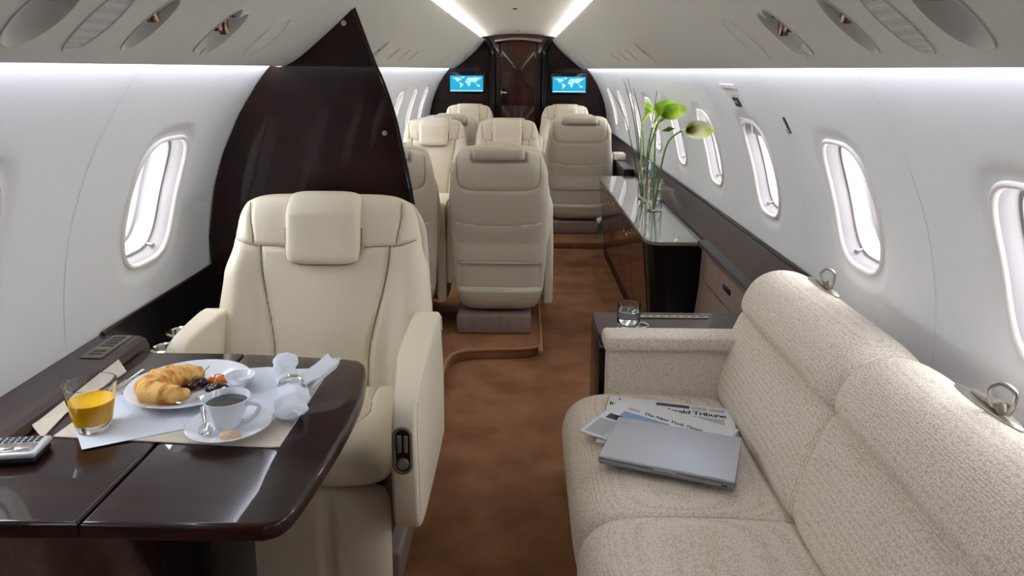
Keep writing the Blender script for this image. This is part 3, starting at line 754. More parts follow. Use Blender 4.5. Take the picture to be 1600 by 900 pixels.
        if detail and s > 0:
            xc_ = xa+.012; yf = fy
            ctl = MB()
            rim = [Vector((xc_+.019*math.cos(q), yf-.0025, .585+.019*math.sin(q)+(.035 if math.sin(q) > 0 else -.035))) for q in [2*PI*k/32 for k in range(32)]]
            ctl.tube(rim+[rim[0]], .0038, 8).build('control_rim', M['greyplastic'], a)
            fill = MB(); fill.v = [tuple(p) for p in rim]; fill.f = [tuple(range(32))]; fill.build('control_plate', M['dark'], a, smooth=False)
            MB().rbox((xc_-.012, yf-.009, .582), (xc_-.002, yf-.0015, .622), .002).build('recline_lever', M['greyplastic'], a)
            MB().rbox((xc_+.003, yf-.009, .582), (xc_+.012, yf-.0015, .622), .002).build('recline_lever', M['greyplastic'], a)
            MB().lathe([(.0005, .006), (.011, .006), (.0135, .004), (.015, 0)], 22, M4=Matrix.Translation((xc_, yf-.002, .553)) @ Matrix.Rotation(PI/2, 4, 'X')).build('round_button', M['greyplastic'], a)
    MB().rbox((-.215*ws, -.15, .17), (.215*ws, .20, .42), .01).build('seat_frame', M['dark'], t)
    MB().rbox((-.18*ws, -.10, .0512), (.24*ws, .325, .155), .012).build('pedestal', M['taupe'], t)
    return t
chA = make_chair('large cream leather armchair facing the breakfast table, nearest chair', ws=1.12, arm_w=.078, arm_out=-.018, fronts=(-.075, -.335))
chA.location = (-.585, 1.84, 0)
chB = make_chair('cream leather chair seen from behind on the raised platform edge, nearest of the aisle chairs', ws=.93, arm_w=.046, arm_out=-.010, detail=False, bots=(.18, .29))
chB.location = (-.118, 4.0, 0); chB.rotation_euler = (0, 0, PI)
dup(chB, (-.685, 4.0, 0), PI, 'cream leather chair seen from behind, half hidden by the dark partition')
dup(chB, (-.668, 5.22, 0), 0, 'cream leather chair facing the camera in the middle row, beside the left windows')
dup(chB, (-.118, 5.22, 0), 0, 'cream leather chair facing the camera in the middle row, beside the aisle')
for x_, y_, rz_, lb_ in ((.465, 6.42, PI, 'single cream leather chair seen from behind beyond the dark cabinet, right of the aisle'),
                         (-.60, 6.42, PI, 'cream leather chair seen from behind, mostly hidden beyond the middle row on the left'),
                         (.45, 7.52, 0, 'farthest cream leather chair under the right wall screen'),
                         (-.575, 7.52, 0, 'farthest cream leather chair under the left wall screen')):
    dup(chB, (x_, y_, 0), rz_, lb_).scale = (1.06, 1, 1)

# ================================================================== SOFA
sf = thing('sofa', 'long cream woven fabric sofa along the right wall', 'sofa', (.5, 1.5, 0)); inv = Matrix.Translation(-sf.location)
MB().rbox((.17, -.45, .0), (.86, 2.17, .26), .02).build('sofa_base', M['sofa'], sf, tr=inv)
cush = [(1.50, 2.135), (.855, 1.497), (.21, .852), (-.43, .207)]
for i, (ya, yb) in enumerate(cush):
    def F(u, v, side, ya=ya, yb=yb):
        yc, hy = (ya+yb)/2, (yb-ya)/2
        y = yc+hy*v*(1-.03*max(0, -u)**6)
        # section: u=-1 low front .. over the top .. u=1 at the back
        pts = SEAT; t = (u+1)/2*(len(pts)-1); k = min(int(t), len(pts)-2); q = pts[k].lerp(pts[k+1], t-k)
        e = (max(0, 1-abs(v)**10))**.5
        c = Vector((.40, .30, 0))
        # pull the ends of the cushion inwards for a rounded edge
        w_ = 1-.085*(1-e)
        q2 = c+(q-c)*w_
        if side < 0: q2 = Vector((q2.x+(.42-q2.x)*.35, .20+(q2.y-.20)*.1, 0))
        return Vector((q2.x, y, q2.y))
    SEAT = smooth_line([(.185, .14, 0), (.150, .20, 0), (.130, .28, 0), (.125, .345, 0), (.142, .395, 0), (.185, .428, 0), (.26, .444, 0), (.40, .447, 0), (.55, .440, 0), (.625, .430, 0), (.66, .41, 0)], 5)
    pad(F, 56, 44).build('seat_cushion', M['sofa'], sf, tr=inv, autos=75)
def backpad(sec, ya, yb, name, cen, ex=10, pull=.16):
    S2 = smooth_line([(a, b, 0) for a, b in sec], 6)
    def F(u, v, side):
        yc, hy = (ya+yb)/2, (yb-ya)/2
        y = yc+hy*v
        t = (u+1)/2*(len(S2)-1); k = min(int(t), len(S2)-2); q = S2[k].lerp(S2[k+1], t-k)
        e = (max(0, 1-abs(v)**ex))**.5; c = Vector((cen[0], cen[1], 0))
        q2 = c+(q-c)*(1-pull*(1-e))
        if side < 0: q2 = c+(q2-c)*.15
        return Vector((q2.x, y, q2.y))
    return pad(F, 50, 44).build(name, M['sofa'], sf, tr=inv, autos=75)
backs = [(1.50, 2.185), (.85, 1.498), (.20, .848), (-.44, .198)]
for ya, yb in backs:
    backpad([(.66, .40), (.615, .42), (.600, .46), (.612, .53), (.632, .60), (.655, .66), (.672, .695), (.70, .705)], ya, yb, 'back_cushion', (.76, .52), 12, .10)
    backpad([(.70, .690), (.668, .700), (.660, .72), (.668, .755), (.695, .80), (.735, .828), (.785, .838), (.84, .826), (.885, .79), (.90, .74), (.90, .66)], ya, yb, 'head_roll', (.80, .70), 8, .22)
MB().rbox((.72, -.45, .24), (.885, 2.15, .70), .02).build('back_frame', M['sofa'], sf, tr=inv)
def Farm(u, v, side):
    x = .475+.215*u; z = .345+.287*v*(1-.02*abs(u)**8)
    w_ = .036 if z < .585 else .036+.010*sm(.585, .60, z)
    return Vector((x, 2.150+side*w_*th(u, v, 20, 24, .5), z))
MB().rbox((.262, 2.118, .06), (.70, 2.182, .60), .008).build('armrest', M['sofa'], sf, tr=inv)
MB().rbox((.250, 2.098, .585), (.70, 2.190, .634), .014, 4).build('arm_pad', M['sofa'], sf, tr=inv)
for (Yf, lab) in ((1.985, ''), (1.245, '')):
    a = MB(); zt = .835
    o_ = Vector((.838, Yf, .829)); 
    nrm = Vector((.22, 0, .97)).normalized(); tx = Vector((0, 1, 0)); ty = nrm.cross(tx)
    Mx = Matrix((ty, tx, nrm)).transposed().to_4x4(); Mx.translation = o_
    esc = MB(); rows = []
    for q, h in ((1, 0), (1, .002), (.94, .004), (.7, .006), (.3, .007), (.02, .007)):
        rows.append([Mx @ Vector((.024*q*math.cos(2*PI*k/32), .095*q*math.sin(2*PI*k/32), h)) for k in range(32)])
    esc.grid(rows, closeu=True); e_ = esc.build('belt_plate', M['champagne'], sf, tr=inv)
    hk = MB().tube([Mx @ Vector(p) for p in smooth_line([(0, .045, .008), (.004, .01, .012), (.006, -.03, .016), (.010, -.05, .018)], 4)], lambda t: .006+.006*t, 10)
    hk.build('belt_guide', M['champagne'], e_, tr=inv)
    lp_ = MB().tube([Mx @ Vector(p) for p in smooth_line([(.018, -.035, .014), (.030, -.030, .040), (.026, -.045, .060), (.012, -.065, .055), (.010, -.068, .030), (.006, -.06, .012)], 5)], .0042, 8)
    lp_.build('belt_loop', M['steel'], e_, tr=inv)

# ---------------- side table behind the sofa arm
st = thing('side_table', 'black lacquered side table behind the sofa arm', 'side table', (.5, 2.35, 0)); inv = Matrix.Translation(-st.location)
tp = [(.80, 2.197), (.285, 2.197), (.262, 2.22), (.250, 2.27), (.247, 2.35), (.250, 2.49), (.80, 2.49)]
MB().prism([(x, y, .560) for x, y in tp], (0, 0, .02), .004, 2).build('table_top', M['woodsoft'], st, tr=inv, smooth=False)
MB().rbox((.247, 2.20, .02), (.80, 2.485, .559), .006).build('table_body', M['black'], st, tr=inv)
rgl = MB().rbox((.41, 2.425, .5805), (.645, 2.447, .584), .0012); rg = rgl.build('vent_strip', M['champagne'], st, tr=inv)
for k in range(8): MB().box((.424+.0268*k, 2.432, .5838), (.441+.0268*k, 2.440, .5846)).build('vent_slot', M['dark'], rg, smooth=False, tr=inv)
MB().lathe([(.0005, 0), (.004, 0), (.005, .002)], 12, M4=Matrix.Translation((.246, 2.30, .46)) @ Matrix.Rotation(-PI/2, 4, 'Y')).build('push_button', M['chrome'], st, tr=inv)
# small platform the side table sits on is the aisle floor itself

# ================================================================== BREAKFAST TABLE
ZT = .710
bt_ = thing('dining_table', 'glossy dark mahogany breakfast table by the left wall', 'table', (-.68, 1.38, .05)); inv = Matrix.Translation(-bt_.location)
left = [(-.965, 1.04), (-.702, 1.04), (-.702, 1.752), (-.965, 1.755)]
rp = smooth_line([(-.699, 1.752, 0), (-.52, 1.735, 0), (-.425, 1.722, 0), (-.392, 1.705, 0), (-.372, 1.66, 0), (-.352, 1.54, 0), (-.347, 1.42, 0), (-.352, 1.28, 0), (-.366, 1.12, 0), (-.378, 1.065, 0), (-.40, 1.045, 0), (-.44, 1.04, 0), (-.699, 1.04, 0)], 4)
lfA = MB().prism([(x, y, ZT-.032) for x, y in left], (0, 0, .032), .008, 4).build('table_leaf', M['woodtable'], bt_, tr=inv, autos=40)
lfB = MB().prism([(p.x, p.y, ZT-.032) for p in rp], (0, 0, .032), .009, 4).build('table_leaf', M['woodtable'], bt_, tr=inv, autos=40)
MB().rbox((-.70, 1.26, .0512), (-.60, 1.50, ZT-.05), .015).build('table_pedestal', M['black'], bt_, tr=inv)
MB().rbox((-.94, 1.10, ZT-.052), (-.44, 1.66, ZT-.033), .006).build('table_frame', M['black'], bt_, tr=inv)

def flat_poly(pts, z, h, name, m, label, cat, bev=0):
    q = [P(a, b, z=z) for a, b in pts]
    mb = MB().prism([(p.x, p.y, z) for p in q], (0, 0, h), bev)
    return tag(mb.build(name, m, smooth=False), label, cat)
pm = flat_poly([(83, 683), (423, 700), (437, 699), (512, 583), (502, 576), (400, 580), (215, 588)], ZT+.0006, .0022, 'placemat', M['matleather'], 'cream leather placemat spread on the breakfast table', 'placemat')
fl = [P(47, 660, z=ZT+.012), P(66, 684, z=ZT+.004), P(104, 644, z=ZT+.004), P(198, 580, z=ZT+.004), P(183, 558, z=ZT+.018), P(100, 612, z=ZT+.018)]
o = MB().add([p for p in fl]+[p-Vector((0, 0, .003)) for p in fl], [(0, 1, 2, 5), (2, 3, 4, 5), (6, 7, 8, 11), (8, 9, 10, 11), (0, 1, 7, 6), (1, 2, 8, 7), (2, 3, 9, 8), (3, 4, 10, 9), (4, 5, 11, 10), (5, 0, 6, 11)]).build('table_mat_flap', M['matleather'], smooth=False)
tag(o, 'cream leather mat strip with raised outer edge left of the juice glass', 'placemat')
cl = flat_poly([(128, 703), (121, 682), (116, 676), (165, 630), (206, 594), (300, 582), (420, 574), (496, 580), (500, 592), (440, 650), (400, 668), (332, 662)], ZT+.0032, .0012, 'tray_cloth', M['linen'], 'white paper tray cloth under plate and glass on the placemat', 'tray cloth')
ZS = ZT+.0048
# plate
pc = P(297, 604, z=ZS+.010)
pt = thing('dinner_plate', 'white porcelain plate holding a croissant and fruit', 'plate', (pc.x, pc.y, ZS))
MB().lathe([(.0005, 0), (.075, 0), (.078, .002), (.098, .012), (.128, .019), (.1305, .0205), (.1285, .0215), (.100, .0155), (.088, .010), (.074, .006), (.0005, .006)], 64).build('plate_dish', M['porcelain'], pt)
ZP = ZS+.0065
# croissant
def croissant():
    c0 = P(270, 612, z=ZP+.012); mb = MB()
    path = smooth_line([(.052, -.030, 0), (.020, -.040, 0), (-.022, -.030, 0), (-.040, .004, 0), (-.022, .044, 0), (.014, .066, 0), (.040, .060, 0)], 14)
    n = len(path)-1
    def r(t):
        b = .030*(math.sin(PI*min(1, max(0, t)))**.62)+.0045
        ph = t*9.0; k = ph-math.floor(ph)
        return b*(1+.20*(1-k)**1.5*(1 if b > .012 else .5)-.07)
    mb.tube(path, r, 26, flat=.82)
    out = []
    for v in mb.v:
        p = Vector(v); p += Vector((noise.noise(p*60), noise.noise(p*60+Vector((5, 0, 0))), noise.noise(p*60+Vector((0, 9, 0)))))*.0018
        p.z = max(p.z+.0235, .0008) ; out.append(p)
    mb.v = [tuple(p) for p in out]
    o = mb.build('croissant', M['croissant'], autos=70); o.location = (c0.x, c0.y, ZP)
    return tag(o, 'golden flaky croissant on the left of the plate', 'croissant')
croissant()
def ball(name, m, px, py, r, label, cat, z=ZP, sq=1, nz=0, stem=None):
    c = P(px, py, z=z+r*sq); mb = MB()
    mb.lathe([(max(.0003, r*math.sin(PI*k/12)), r*sq-r*sq*math.cos(PI*k/12)) for k in range(13)], 22)
    if nz: mb.v = [tuple(Vector(v)*(1+nz*noise.noise(Vector(v)*90))) for v in mb.v]
    t = thing(name, label, cat, (c.x, c.y, z))
    mb.build('fruit' if stem else name+'_body', m, t)
    if stem: MB().tube(smooth_line(stem, 5), .0009, 6).build('fruit_stalk', M['grass'], t)
    return t
ball('cherry', M['cherry'], 300, 603, .0115, 'dark cherry nearer the croissant', 'cherry', stem=[(0, 0, .021), (.004, .003, .03), (.012, .005, .034)])
ball('cherry', M['cherry'], 317, 598, .0115, 'dark cherry with a long stalk in the middle of the plate', 'cherry', stem=[(0, 0, .021), (.002, .006, .034), (.012, .012, .046)])
o = MB(); rows = []
def heap(name, m, px, py, a, b, h, label, cat, z=ZP, rot=0):
    c = P(px, py, z=z+h*.4); rows = []
    for i in range(9):
        t = i/8*PI/2; rr = math.cos(t)
        row = []
        for k in range(28):
            q = 2*PI*k/28; x, y = a*rr*math.cos(q), b*rr*math.sin(q)
            x, y = x*math.cos(rot)-y*math.sin(rot), x*math.sin(rot)+y*math.cos(rot)
            f = 1+.10*noise.noise(Vector((x*70, y*70, z*30+i)))
            row.append(Vector((x*f, y*f, .0005+h*math.sin(t)*(1+.15*noise.noise(Vector((x*110, y*110, 3)))))))
        rows.append(row)
    o = MB().grid(rows, closeu=True).build(name, m); o.location = (c.x, c.y, z)
    return tag(o, label, cat)
heap('apricot_jam', M['apricot'], 341, 592, .026, .020, .016, 'glossy orange apricot preserve on the right of the plate', 'jam')
heap('berry_jam', M['berry'], 339, 605, .025, .014, .015, 'dark berry preserve in front of the apricot preserve', 'jam', rot=.25)
# glass jam dish edge behind the preserves
gd = P(376, 596, z=ZP+.010)
o = MB().lathe([(.0005, .0006), (.016, .0006), (.026, .008), (.032, .020), (.0335, .0205), (.0275, .007), (.017, .003), (.0005, .003)], 30).build('sauce_dish', M['porcelain']); o.location = (gd.x, gd.y, ZP+.006)
tag(o, 'small white dish at the right rim of the plate', 'dish')
# cutlery
def cutlery(name, a, b, kind, label, m=None):
    """a = handle end, b = working end (world points)"""
    m = m or M['chrome']; a, b = Vector(a), Vector(b); L = (b-a).length; d = (b-a).normalized(); up = Vector((0, 0, 1)); sd = up.cross(d).normalized(); up = d.cross(sd)
    T = Matrix((sd, d, up)).transposed().to_4x4(); T.translation = a
    t = thing(name, label, name.replace('_', ' '), a); inv = Matrix.Translation(-a)
    hl = L*(.60 if kind != 'knife' else .5)
    MB().tube([T @ Vector((0, hl*k/10, 0)) for k in range(11)], lambda q: .0058*(1-.5*q), 10, flat=.45).build('handle', m, t, tr=inv)
    if kind == 'knife':
        pts = [(-.006, hl), (.006, hl), (.0085, hl+.02), (.008, L-.012), (.001, L), (-.006, L-.004), (-.007, hl+.02)]
        MB().prism([T @ Vector((x, y, -.0006)) for x, y in pts], T.to_3x3() @ Vector((0, 0, .0012))).build('blade', m, t, tr=inv, smooth=False)
    elif kind == 'fork':
        pts = [(-.003, hl-.004), (.003, hl-.004), (.009, hl+.022), (.0095, hl+.034), (-.0095, hl+.034), (-.009, hl+.022)]
        MB().prism([T @ Vector((x, y, -.0006)) for x, y in pts], T.to_3x3() @ Vector((0, 0, .0012))).build('fork_head', m, t, tr=inv, smooth=False)
        for k in range(4):
            x = -.0078+.0052*k; MB().tube([T @ Vector((x, hl+.033, 0)), T @ Vector((x, L-.008, .003)), T @ Vector((x*.95, L, .0045))], lambda q: .0013*(1-.5*q), 6).build('tine', m, t, tr=inv)
    else:
        rows = []
        bl = L-hl
        for q in (0, .3, .6, .85, 1):
            rows.append([T @ Vector((bl*.36*q*math.cos(2*PI*k/24), hl+bl*.5+bl*.5*q*math.sin(2*PI*k/24), .0005-.005*(1-q*q))) for k in range(24)])
        MB().grid(rows, closeu=True).build('bowl', m, t, tr=inv)
    return t
def W(px, py, z): return P(px, py, z=z)
cutlery('table_knife', W(224, 578, ZS+.006), W(176, 610, ZS+.006), 'knife', 'silver table knife beside the left rim of the plate, outermost of the two')
cutlery('table_fork', W(224, 586, ZS+.007), W(186, 614, ZS+.007), 'fork', 'silver fork lying between juice glass and plate, next to the knife')
cutlery('butter_knife', W(284, 628, ZP+.016), W(226, 626, ZP+.010), 'knife', 'silver butter knife resting on the plate in front of the croissant')
cutlery('dessert_fork', W(352, 606, ZP+.034), W(306, 625, ZP+.014), 'fork', 'silver dessert fork with its tines on the near rim of the plate')
# saucer, cup
sc_ = P(358, 662, z=ZS+.012)
so = MB().lathe([(.0005, 0), (.045, 0), (.048, .002), (.080, .014), (.0825, .0155), (.081, .0165), (.050, .006), (.034, .004), (.030, .0045), (.0005, .0045)], 56).build('saucer', M['porcelain'])
so.location = (sc_.x, sc_.y, ZS); tag(so, 'white porcelain saucer under the coffee cup', 'saucer')
cu = P(357, 664, z=ZS+.006); cuz = ZS+.0048
cp_ = thing('coffee_cup', 'white porcelain coffee cup filled with black coffee', 'cup', (cu.x-.002, cu.y+.004, cuz))
MB().lathe([(.0005, 0), (.024, 0), (.026, .003), (.031, .012), (.038, .034), (.0455, .058), (.0463, .0595), (.0452, .060), (.037, .036), (.029, .013), (.0005, .006)], 48).build('cup_body', M['porcelain'], cp_)
MB().lathe([(.0005, .047), (.0405, .047)], 40).build('coffee', M['coffee'], cp_)
MB().tube(smooth_line([(.037, -.008, .050), (.060, -.012, .052), (.070, -.014, .046), (.060, -.012, .028), (.044, -.009, .014), (.032, -.006, .012)], 6), .0030, 10, flat=1.6).build('cup_handle', M['porcelain'], cp_)
cutlery('teaspoon', W(317, 636, ZS+.030), W(322, 681, ZS+.012), 'spoon', 'silver teaspoon resting on the saucer left of the cup')
heap('sugar_biscuit', M['cookie'], 359, 679, .020, .014, .014, 'rough pale sugar biscuit on the front of the saucer', 'biscuit', z=ZS+.0085, rot=.2)
# juice glass
jc = P(147, 671, z=ZS)
jg = thing('juice_glass', 'clear tumbler of orange juice on the tray cloth', 'glass', (jc.x-.002, jc.y+.004, ZS))
H_ = .098
def rj(z): return .0295+(.0485-.0295)*(z/H_)**.8
MB().lathe([(.0005, 0), (.027, 0), (.0295, .002)]+[(rj(H_*k/8), max(.004, H_*k/8)) for k in range(1, 9)]+[(rj(H_)-.0008, H_+.0006), (rj(H_)-.0018, H_)]+[(rj(H_*k/8)-.0018, H_*k/8) for k in range(7, 1, -1)]+[(.0290, .0165), (.0005, .0160)], 48).build('tumbler', M['glass'], jg)
MB().lathe([(.0005, .0162), (.0288, .0167)]+[(rj(z)-.0016, z) for z in (.020, .035, .05, .062)]+[(.0005, .062)], 48).build('orange_juice', M['juice'], jg)
# napkin and ring
rc_ = P(452, 607, z=ZS+.026)
def blob(pts, ra, seed, flat=.55, n=9, amp=.011):
    path = smooth_line(pts, n); mb = MB(); k = len(ra)-1
    def r(t): x = t*k; i = min(int(x), k-1); return ra[i]+(ra[i+1]-ra[i])*(x-i)
    mb.tube(path, r, 30, flat=flat)
    mb.v = [tuple(Vector(v)+Vector((noise.noise(Vector(v)*48+Vector((seed, 0, 0))), noise.noise(Vector(v)*38+Vector((0, seed, 0))), noise.noise(Vector(v)*38+Vector((0, 0, seed)))))*amp) for v in mb.v]
    return mb
nk = thing('napkin', 'white linen napkin gathered through a silver ring', 'napkin', (rc_.x, rc_.y, ZS)); inv = Matrix.Translation(-nk.location)
m_ = blob([W(455, 655, ZS+.012), W(455, 640, ZS+.018), W(456, 618, ZS+.022), W(452, 598, ZS+.028), W(446, 575, ZS+.045), W(445, 556, ZS+.060)], [.016, .034, .033, .021, .026, .022], 3)
m_.build('napkin_body', M['linen'], nk, tr=inv, autos=120)
m_ = blob([W(456, 606, ZS+.022), W(478, 592, ZS+.026), W(505, 574, ZS+.032), W(521, 562, ZS+.038)], [.016, .022, .023, .016], 7, flat=.4, amp=.005)
m_.build('napkin_tail', M['linen'], nk, tr=inv, autos=120)
a_ = W(466, 596, ZS+.026); 
fold = [W(470, 588, ZS+.020), W(512, 552, ZS+.052), W(518, 560, ZS+.045), W(533, 558, ZS+.042), W(527, 572, ZS+.026), W(486, 606, ZS+.012)]
n_ = len(fold)
MB().add(fold+[p-Vector((.001, .002, .0035)) for p in fold], [(0, 1, 2, 5), (2, 3, 4, 5), (6, 7, 8, 11), (8, 9, 10, 11)]+[(i, (i+1) % 6, (i+1) % 6+6, i+6) for i in range(6)]).build('napkin_corner', M['linen'], nk, tr=inv, smooth=False)
ax = (W(448, 575, ZS+.045)-W(456, 630, ZS+.018)).normalized()
T = Matrix.Translation(W(455, 603, ZS+.026)) @ ax.to_track_quat('Z', 'Y').to_matrix().to_4x4()
ro = MB().lathe([(.0265, -.006), (.0285, -.004), (.0285, .004), (.0265, .006), (.0255, .004), (.0255, -.004), (.0265, -.006)], 40, M4=T).build('napkin_ring', M['chrome'])
tag(ro, 'silver ring around the white napkin', 'napkin ring')
# telephone handset at the left edge
ph = thing('telephone', 'silver handset with small keys at the left table edge', 'telephone'); pc_ = P(22, 700, z=ZT+.02)
ph.location = (pc_.x, pc_.y, ZT+.0005); ph.rotation_euler = (0, 0, math.radians(8))
MB().rbox((-.070, -.030, 0), (.048, .036, .012), .005, 3).build('handset_base', M['dark'], ph)
MB().rbox((-.070, -.032, .012), (.050, .038, .024), .005, 4).build('handset_top', M['silver'], ph)
MB().rbox((-.060, -.024, .0238), (.040, .006, .0262), .001).build('chrome_plate', M['chrome'], ph)
for i in range(3):
    for j in range(9): MB().rbox((-.058+.011*j, .012+.0075*i, .0238), (-.050+.011*j, .0165+.0075*i, .0252), .0004, 1).build('key', M['dark'], ph)
for x in (-.045, -.01, .02): MB().lathe([(.0135, 0), (.0135, .002), (.012, .003), (.0005, .003)], 18, o=(x, -.009, .026)).build('round_button', M['steel'], ph)

# ================================================================== NEWSPAPERS AND LAPTOP
def text_mesh(txt, size, name, m, parent, M4, offset=.0, shear=0.0, spacing=1.0):
    cu_ = bpy.data.curves.new(name, 'FONT'); cu_.body = txt; cu_.size = size; cu_.offset = offset; cu_.shear = shear; cu_.space_character = spacing
    to = bpy.data.objects.new(name, cu_); C.objects.link(to)
    dg = bpy.context.evaluated_depsgraph_get(); me = bpy.data.meshes.new_from_object(to.evaluated_get(dg))
    bpy.data.objects.remove(to); me.materials.clear(); me.materials.append(m); me.transform(M4)
    o = bpy.data.objects.new(name, me); C.objects.link(o); o.parent = parent; return o
def sheet(w_, d_, z0, layers=4, skew=.003):
    mb = MB()
    for k in range(layers):
        dx = skew*(random.random()-.5)*2
        n1, n2 = 12, 8; za = z0+.0013*k
        rows = [[Vector((-w_/2+w_*i/n1+dx, -d_/2+d_*j/n2+dx, za+.0012*abs(math.sin(3.1*i/n1+k))*(j/n2) )) for i in range(n1+1)] for j in range(n2+1)]
        mb.grid(rows)
    mb.box((-w_/2, -d_/2, z0-.0002), (w_/2, d_/2, z0+.001*layers-.0006))
    return mb
def newspaper(cx, cy, rot, w_, d_, z, label, title, tx, ty, tsize, photos, cols, tshear=.0):
    t = thing('newspaper', label, 'newspaper', (cx, cy, z), rot)
    top_ = .0052
    MB().rbox((-w_/2, -d_/2, .0004), (w_/2, d_/2, top_-.0006), .0012, 2).build('folded_sheets', M['paper'], t)
    MB().rbox((-w_/2+.004, -d_/2+.003, .0), (w_/2+.004, d_/2+.004, top_-.0022), .0008, 1).build('inner_pages', M['paper'], t)
    text_mesh(title, tsize, 'headline', M['ink'], t, Matrix.Translation((tx, ty, top_-.0002)), offset=tsize*.022, shear=tshear, spacing=.92)
    for (x0, y0, x1, y1, m) in photos: MB().box((x0, y0, top_-.0007), (x1, y1, top_-.0003)).build('news_photo', M[m], t, smooth=False)
    for (x0, y0, x1, y1) in cols:
        tx_ = MB(); y = y1
        while y > y0: tx_.box((x0, y-.0009, top_-.0007), (x1-.004*random.random(), y, top_-.00035)); y -= .0024
        tx_.build('printed_column', M['inkgrey'], t, smooth=False)
    return t
ZC_ = .4475
c1 = [P(943, 620, z=ZC_), P(1130, 642, z=ZC_), P(1163, 722, z=ZC_)]
ang1 = math.atan2((c1[1]-c1[0]).y, (c1[1]-c1[0]).x); w1 = (c1[1]-c1[0]).length+.008; d1 = (c1[2]-c1[1]).length+.01
ctr = (c1[0]+c1[2])/2
newspaper(ctr.x, ctr.y, ang1, w1, d1, ZC_, 'folded newspaper partly covered, masthead ending in Tribune', 'International Herald Tribune', -w1/2+.004, d1/2-.064, .0315,
          [(-.150, d1/2-.030, -.105, d1/2-.014, 'newsdark'), (-.04, d1/2-.030, .055, d1/2-.012, 'newsdark'), (.055, d1/2-.085, .075, d1/2-.075, 'newsdark')],
          [(.062, d1/2-.030, .105, d1/2-.014), (.112, d1/2-.032, .155, d1/2-.016), (.08, d1/2-.110, .155, d1/2-.074), (-.15, d1/2-.14, -.10, d1/2-.075), (-.09, d1/2-.16, .07, d1/2-.09)])
t0, t1_ = P(1004, 651, z=ZC_+.006), P(1103, 681, z=ZC_+.006)
ang2 = math.atan2((t1_-t0).y, (t1_-t0).x); tl = (t1_-t0).length
u2 = Vector((math.cos(ang2), math.sin(ang2), 0)); v2 = Vector((-math.sin(ang2), math.cos(ang2), 0))
w2, d2 = .345, .262
org = P(975, 622, z=ZC_+.006)  # top left corner of the upper paper
c2 = org+u2*(w2/2)-v2*(d2/2)
TX, TY = (t0-c2).dot(u2), (t0-c2).dot(v2)-.002
o = newspaper(c2.x, c2.y, ang2, w2, d2, ZC_+.0068, 'upper folded newspaper under the laptop, masthead The New York Times', 'The New York Times', TX, TY+.005, .0212,
          [(TX-.052, TY-.044, TX+.085, TY-.006, 'newsblue'), (TX-.055, TY-.062, TX+.01, TY-.046, 'newsdark'), (TX+.045, TY-.052, TX+.085, TY-.036, 'newsdark'), (-w2/2+.02, -.02, -w2/2+.06, .01, 'newsdark')],
          [(.10, TY-.04, .165, TY-.008), (-w2/2+.01, -d2/2+.01, -w2/2+.07, -.03), (TX-.05, TY+.006, TX-.012, TY+.022)], tshear=.0)
lt = thing('laptop', 'closed silver laptop lying on newspapers on the sofa', 'laptop', (.3835, 1.723, ZC_+.0145), math.radians(-20))
MB().rbox((-.163, -.112, .0), (.163, .112, .0135), .005, 3).build('laptop_base', M['aludark'], lt)
MB().rbox((-.163, -.112, .0145), (.163, .112, .0225), .0035, 3).build('laptop_lid', M['alu'], lt)
MB().rbox((-.028, -.1135, .0118), (.028, -.1085, .0165), .0012).build('thumb_notch', M['alu'], lt)
MB().rbox((.132, -.1132, .005), (.145, -.1105, .0085), .0008, 1).build('port', M['dark'], lt)

# ================================================================== GLASS OF WATER, COASTER RING
wg = P(982, 512, z=.5815)
wgl = thing('water_glass', 'clear tumbler of water on the side table behind the sofa arm', 'glass', (.352, 2.315, .5806)); 
MB().lathe([(.0005, 0), (.034, 0), (.0365, .002), (.0375, .02), (.0385, .05), (.039, .088), (.0384, .0892), (.0374, .088), (.0370, .05), (.0345, .026), (.032, .022), (.0005, .022)], 40).build('tumbler', M['glass'], wgl)
MB().lathe([(.0005, .0225), (.0318, .0225), (.0343, .0265), (.0367, .05), (.0368, .064), (.0005, .064)], 36).build('water', M['water'], wgl)
ob = tag(MB().tube([Vector((.028*math.cos(q), .028*math.sin(q), .003)) for q in [2*PI*k/28 for k in range(29)]], .003, 8, capped=False).build('coaster_ring', M['chrome']), 'thin metal ring lying beside the water glass', 'ring')
ob.location = (.395, 2.345, .5806)

# ================================================================== FLOWERS IN GLASS VASES
def vase(px, py, n, w_, label):
    """square glass vase of stacked blocks"""
    b = P(px, py, z=.6205)
    t = thing('glass_vase', label, 'vase', (b.x, b.y, .6206)); h = .062
    out = []; inn_ = []
    for k in range(n):
        z = h*k; out += [(w_*.455, z+.001), (w_*.5, z+.006), (w_*.5, z+h-.008), (w_*.455, z+h-.002)]; inn_ += [(w_*.40, z+.003), (w_*.43, z+.010), (w_*.43, z+h-.012), (w_*.40, z+h-.003)]
    inn_[0] = (w_*.36, .012)
    MB().lathe([(.0005, 0)]+out+inn_[::-1]+[(.0005, .012)], 32).build('vase_body', M['glass'], t, autos=50)
    return b
v1 = vase(1006, 310, 4, .082, 'taller glass vase at the back of the cabinet top, holding two calla stems')
v2_ = vase(1022, 328, 3, .088, 'front glass vase on the cabinet top, holding bending calla lilies')
v3_ = vase(1010, 318, 3, .040, 'slim glass tube vase between the two wide vases')
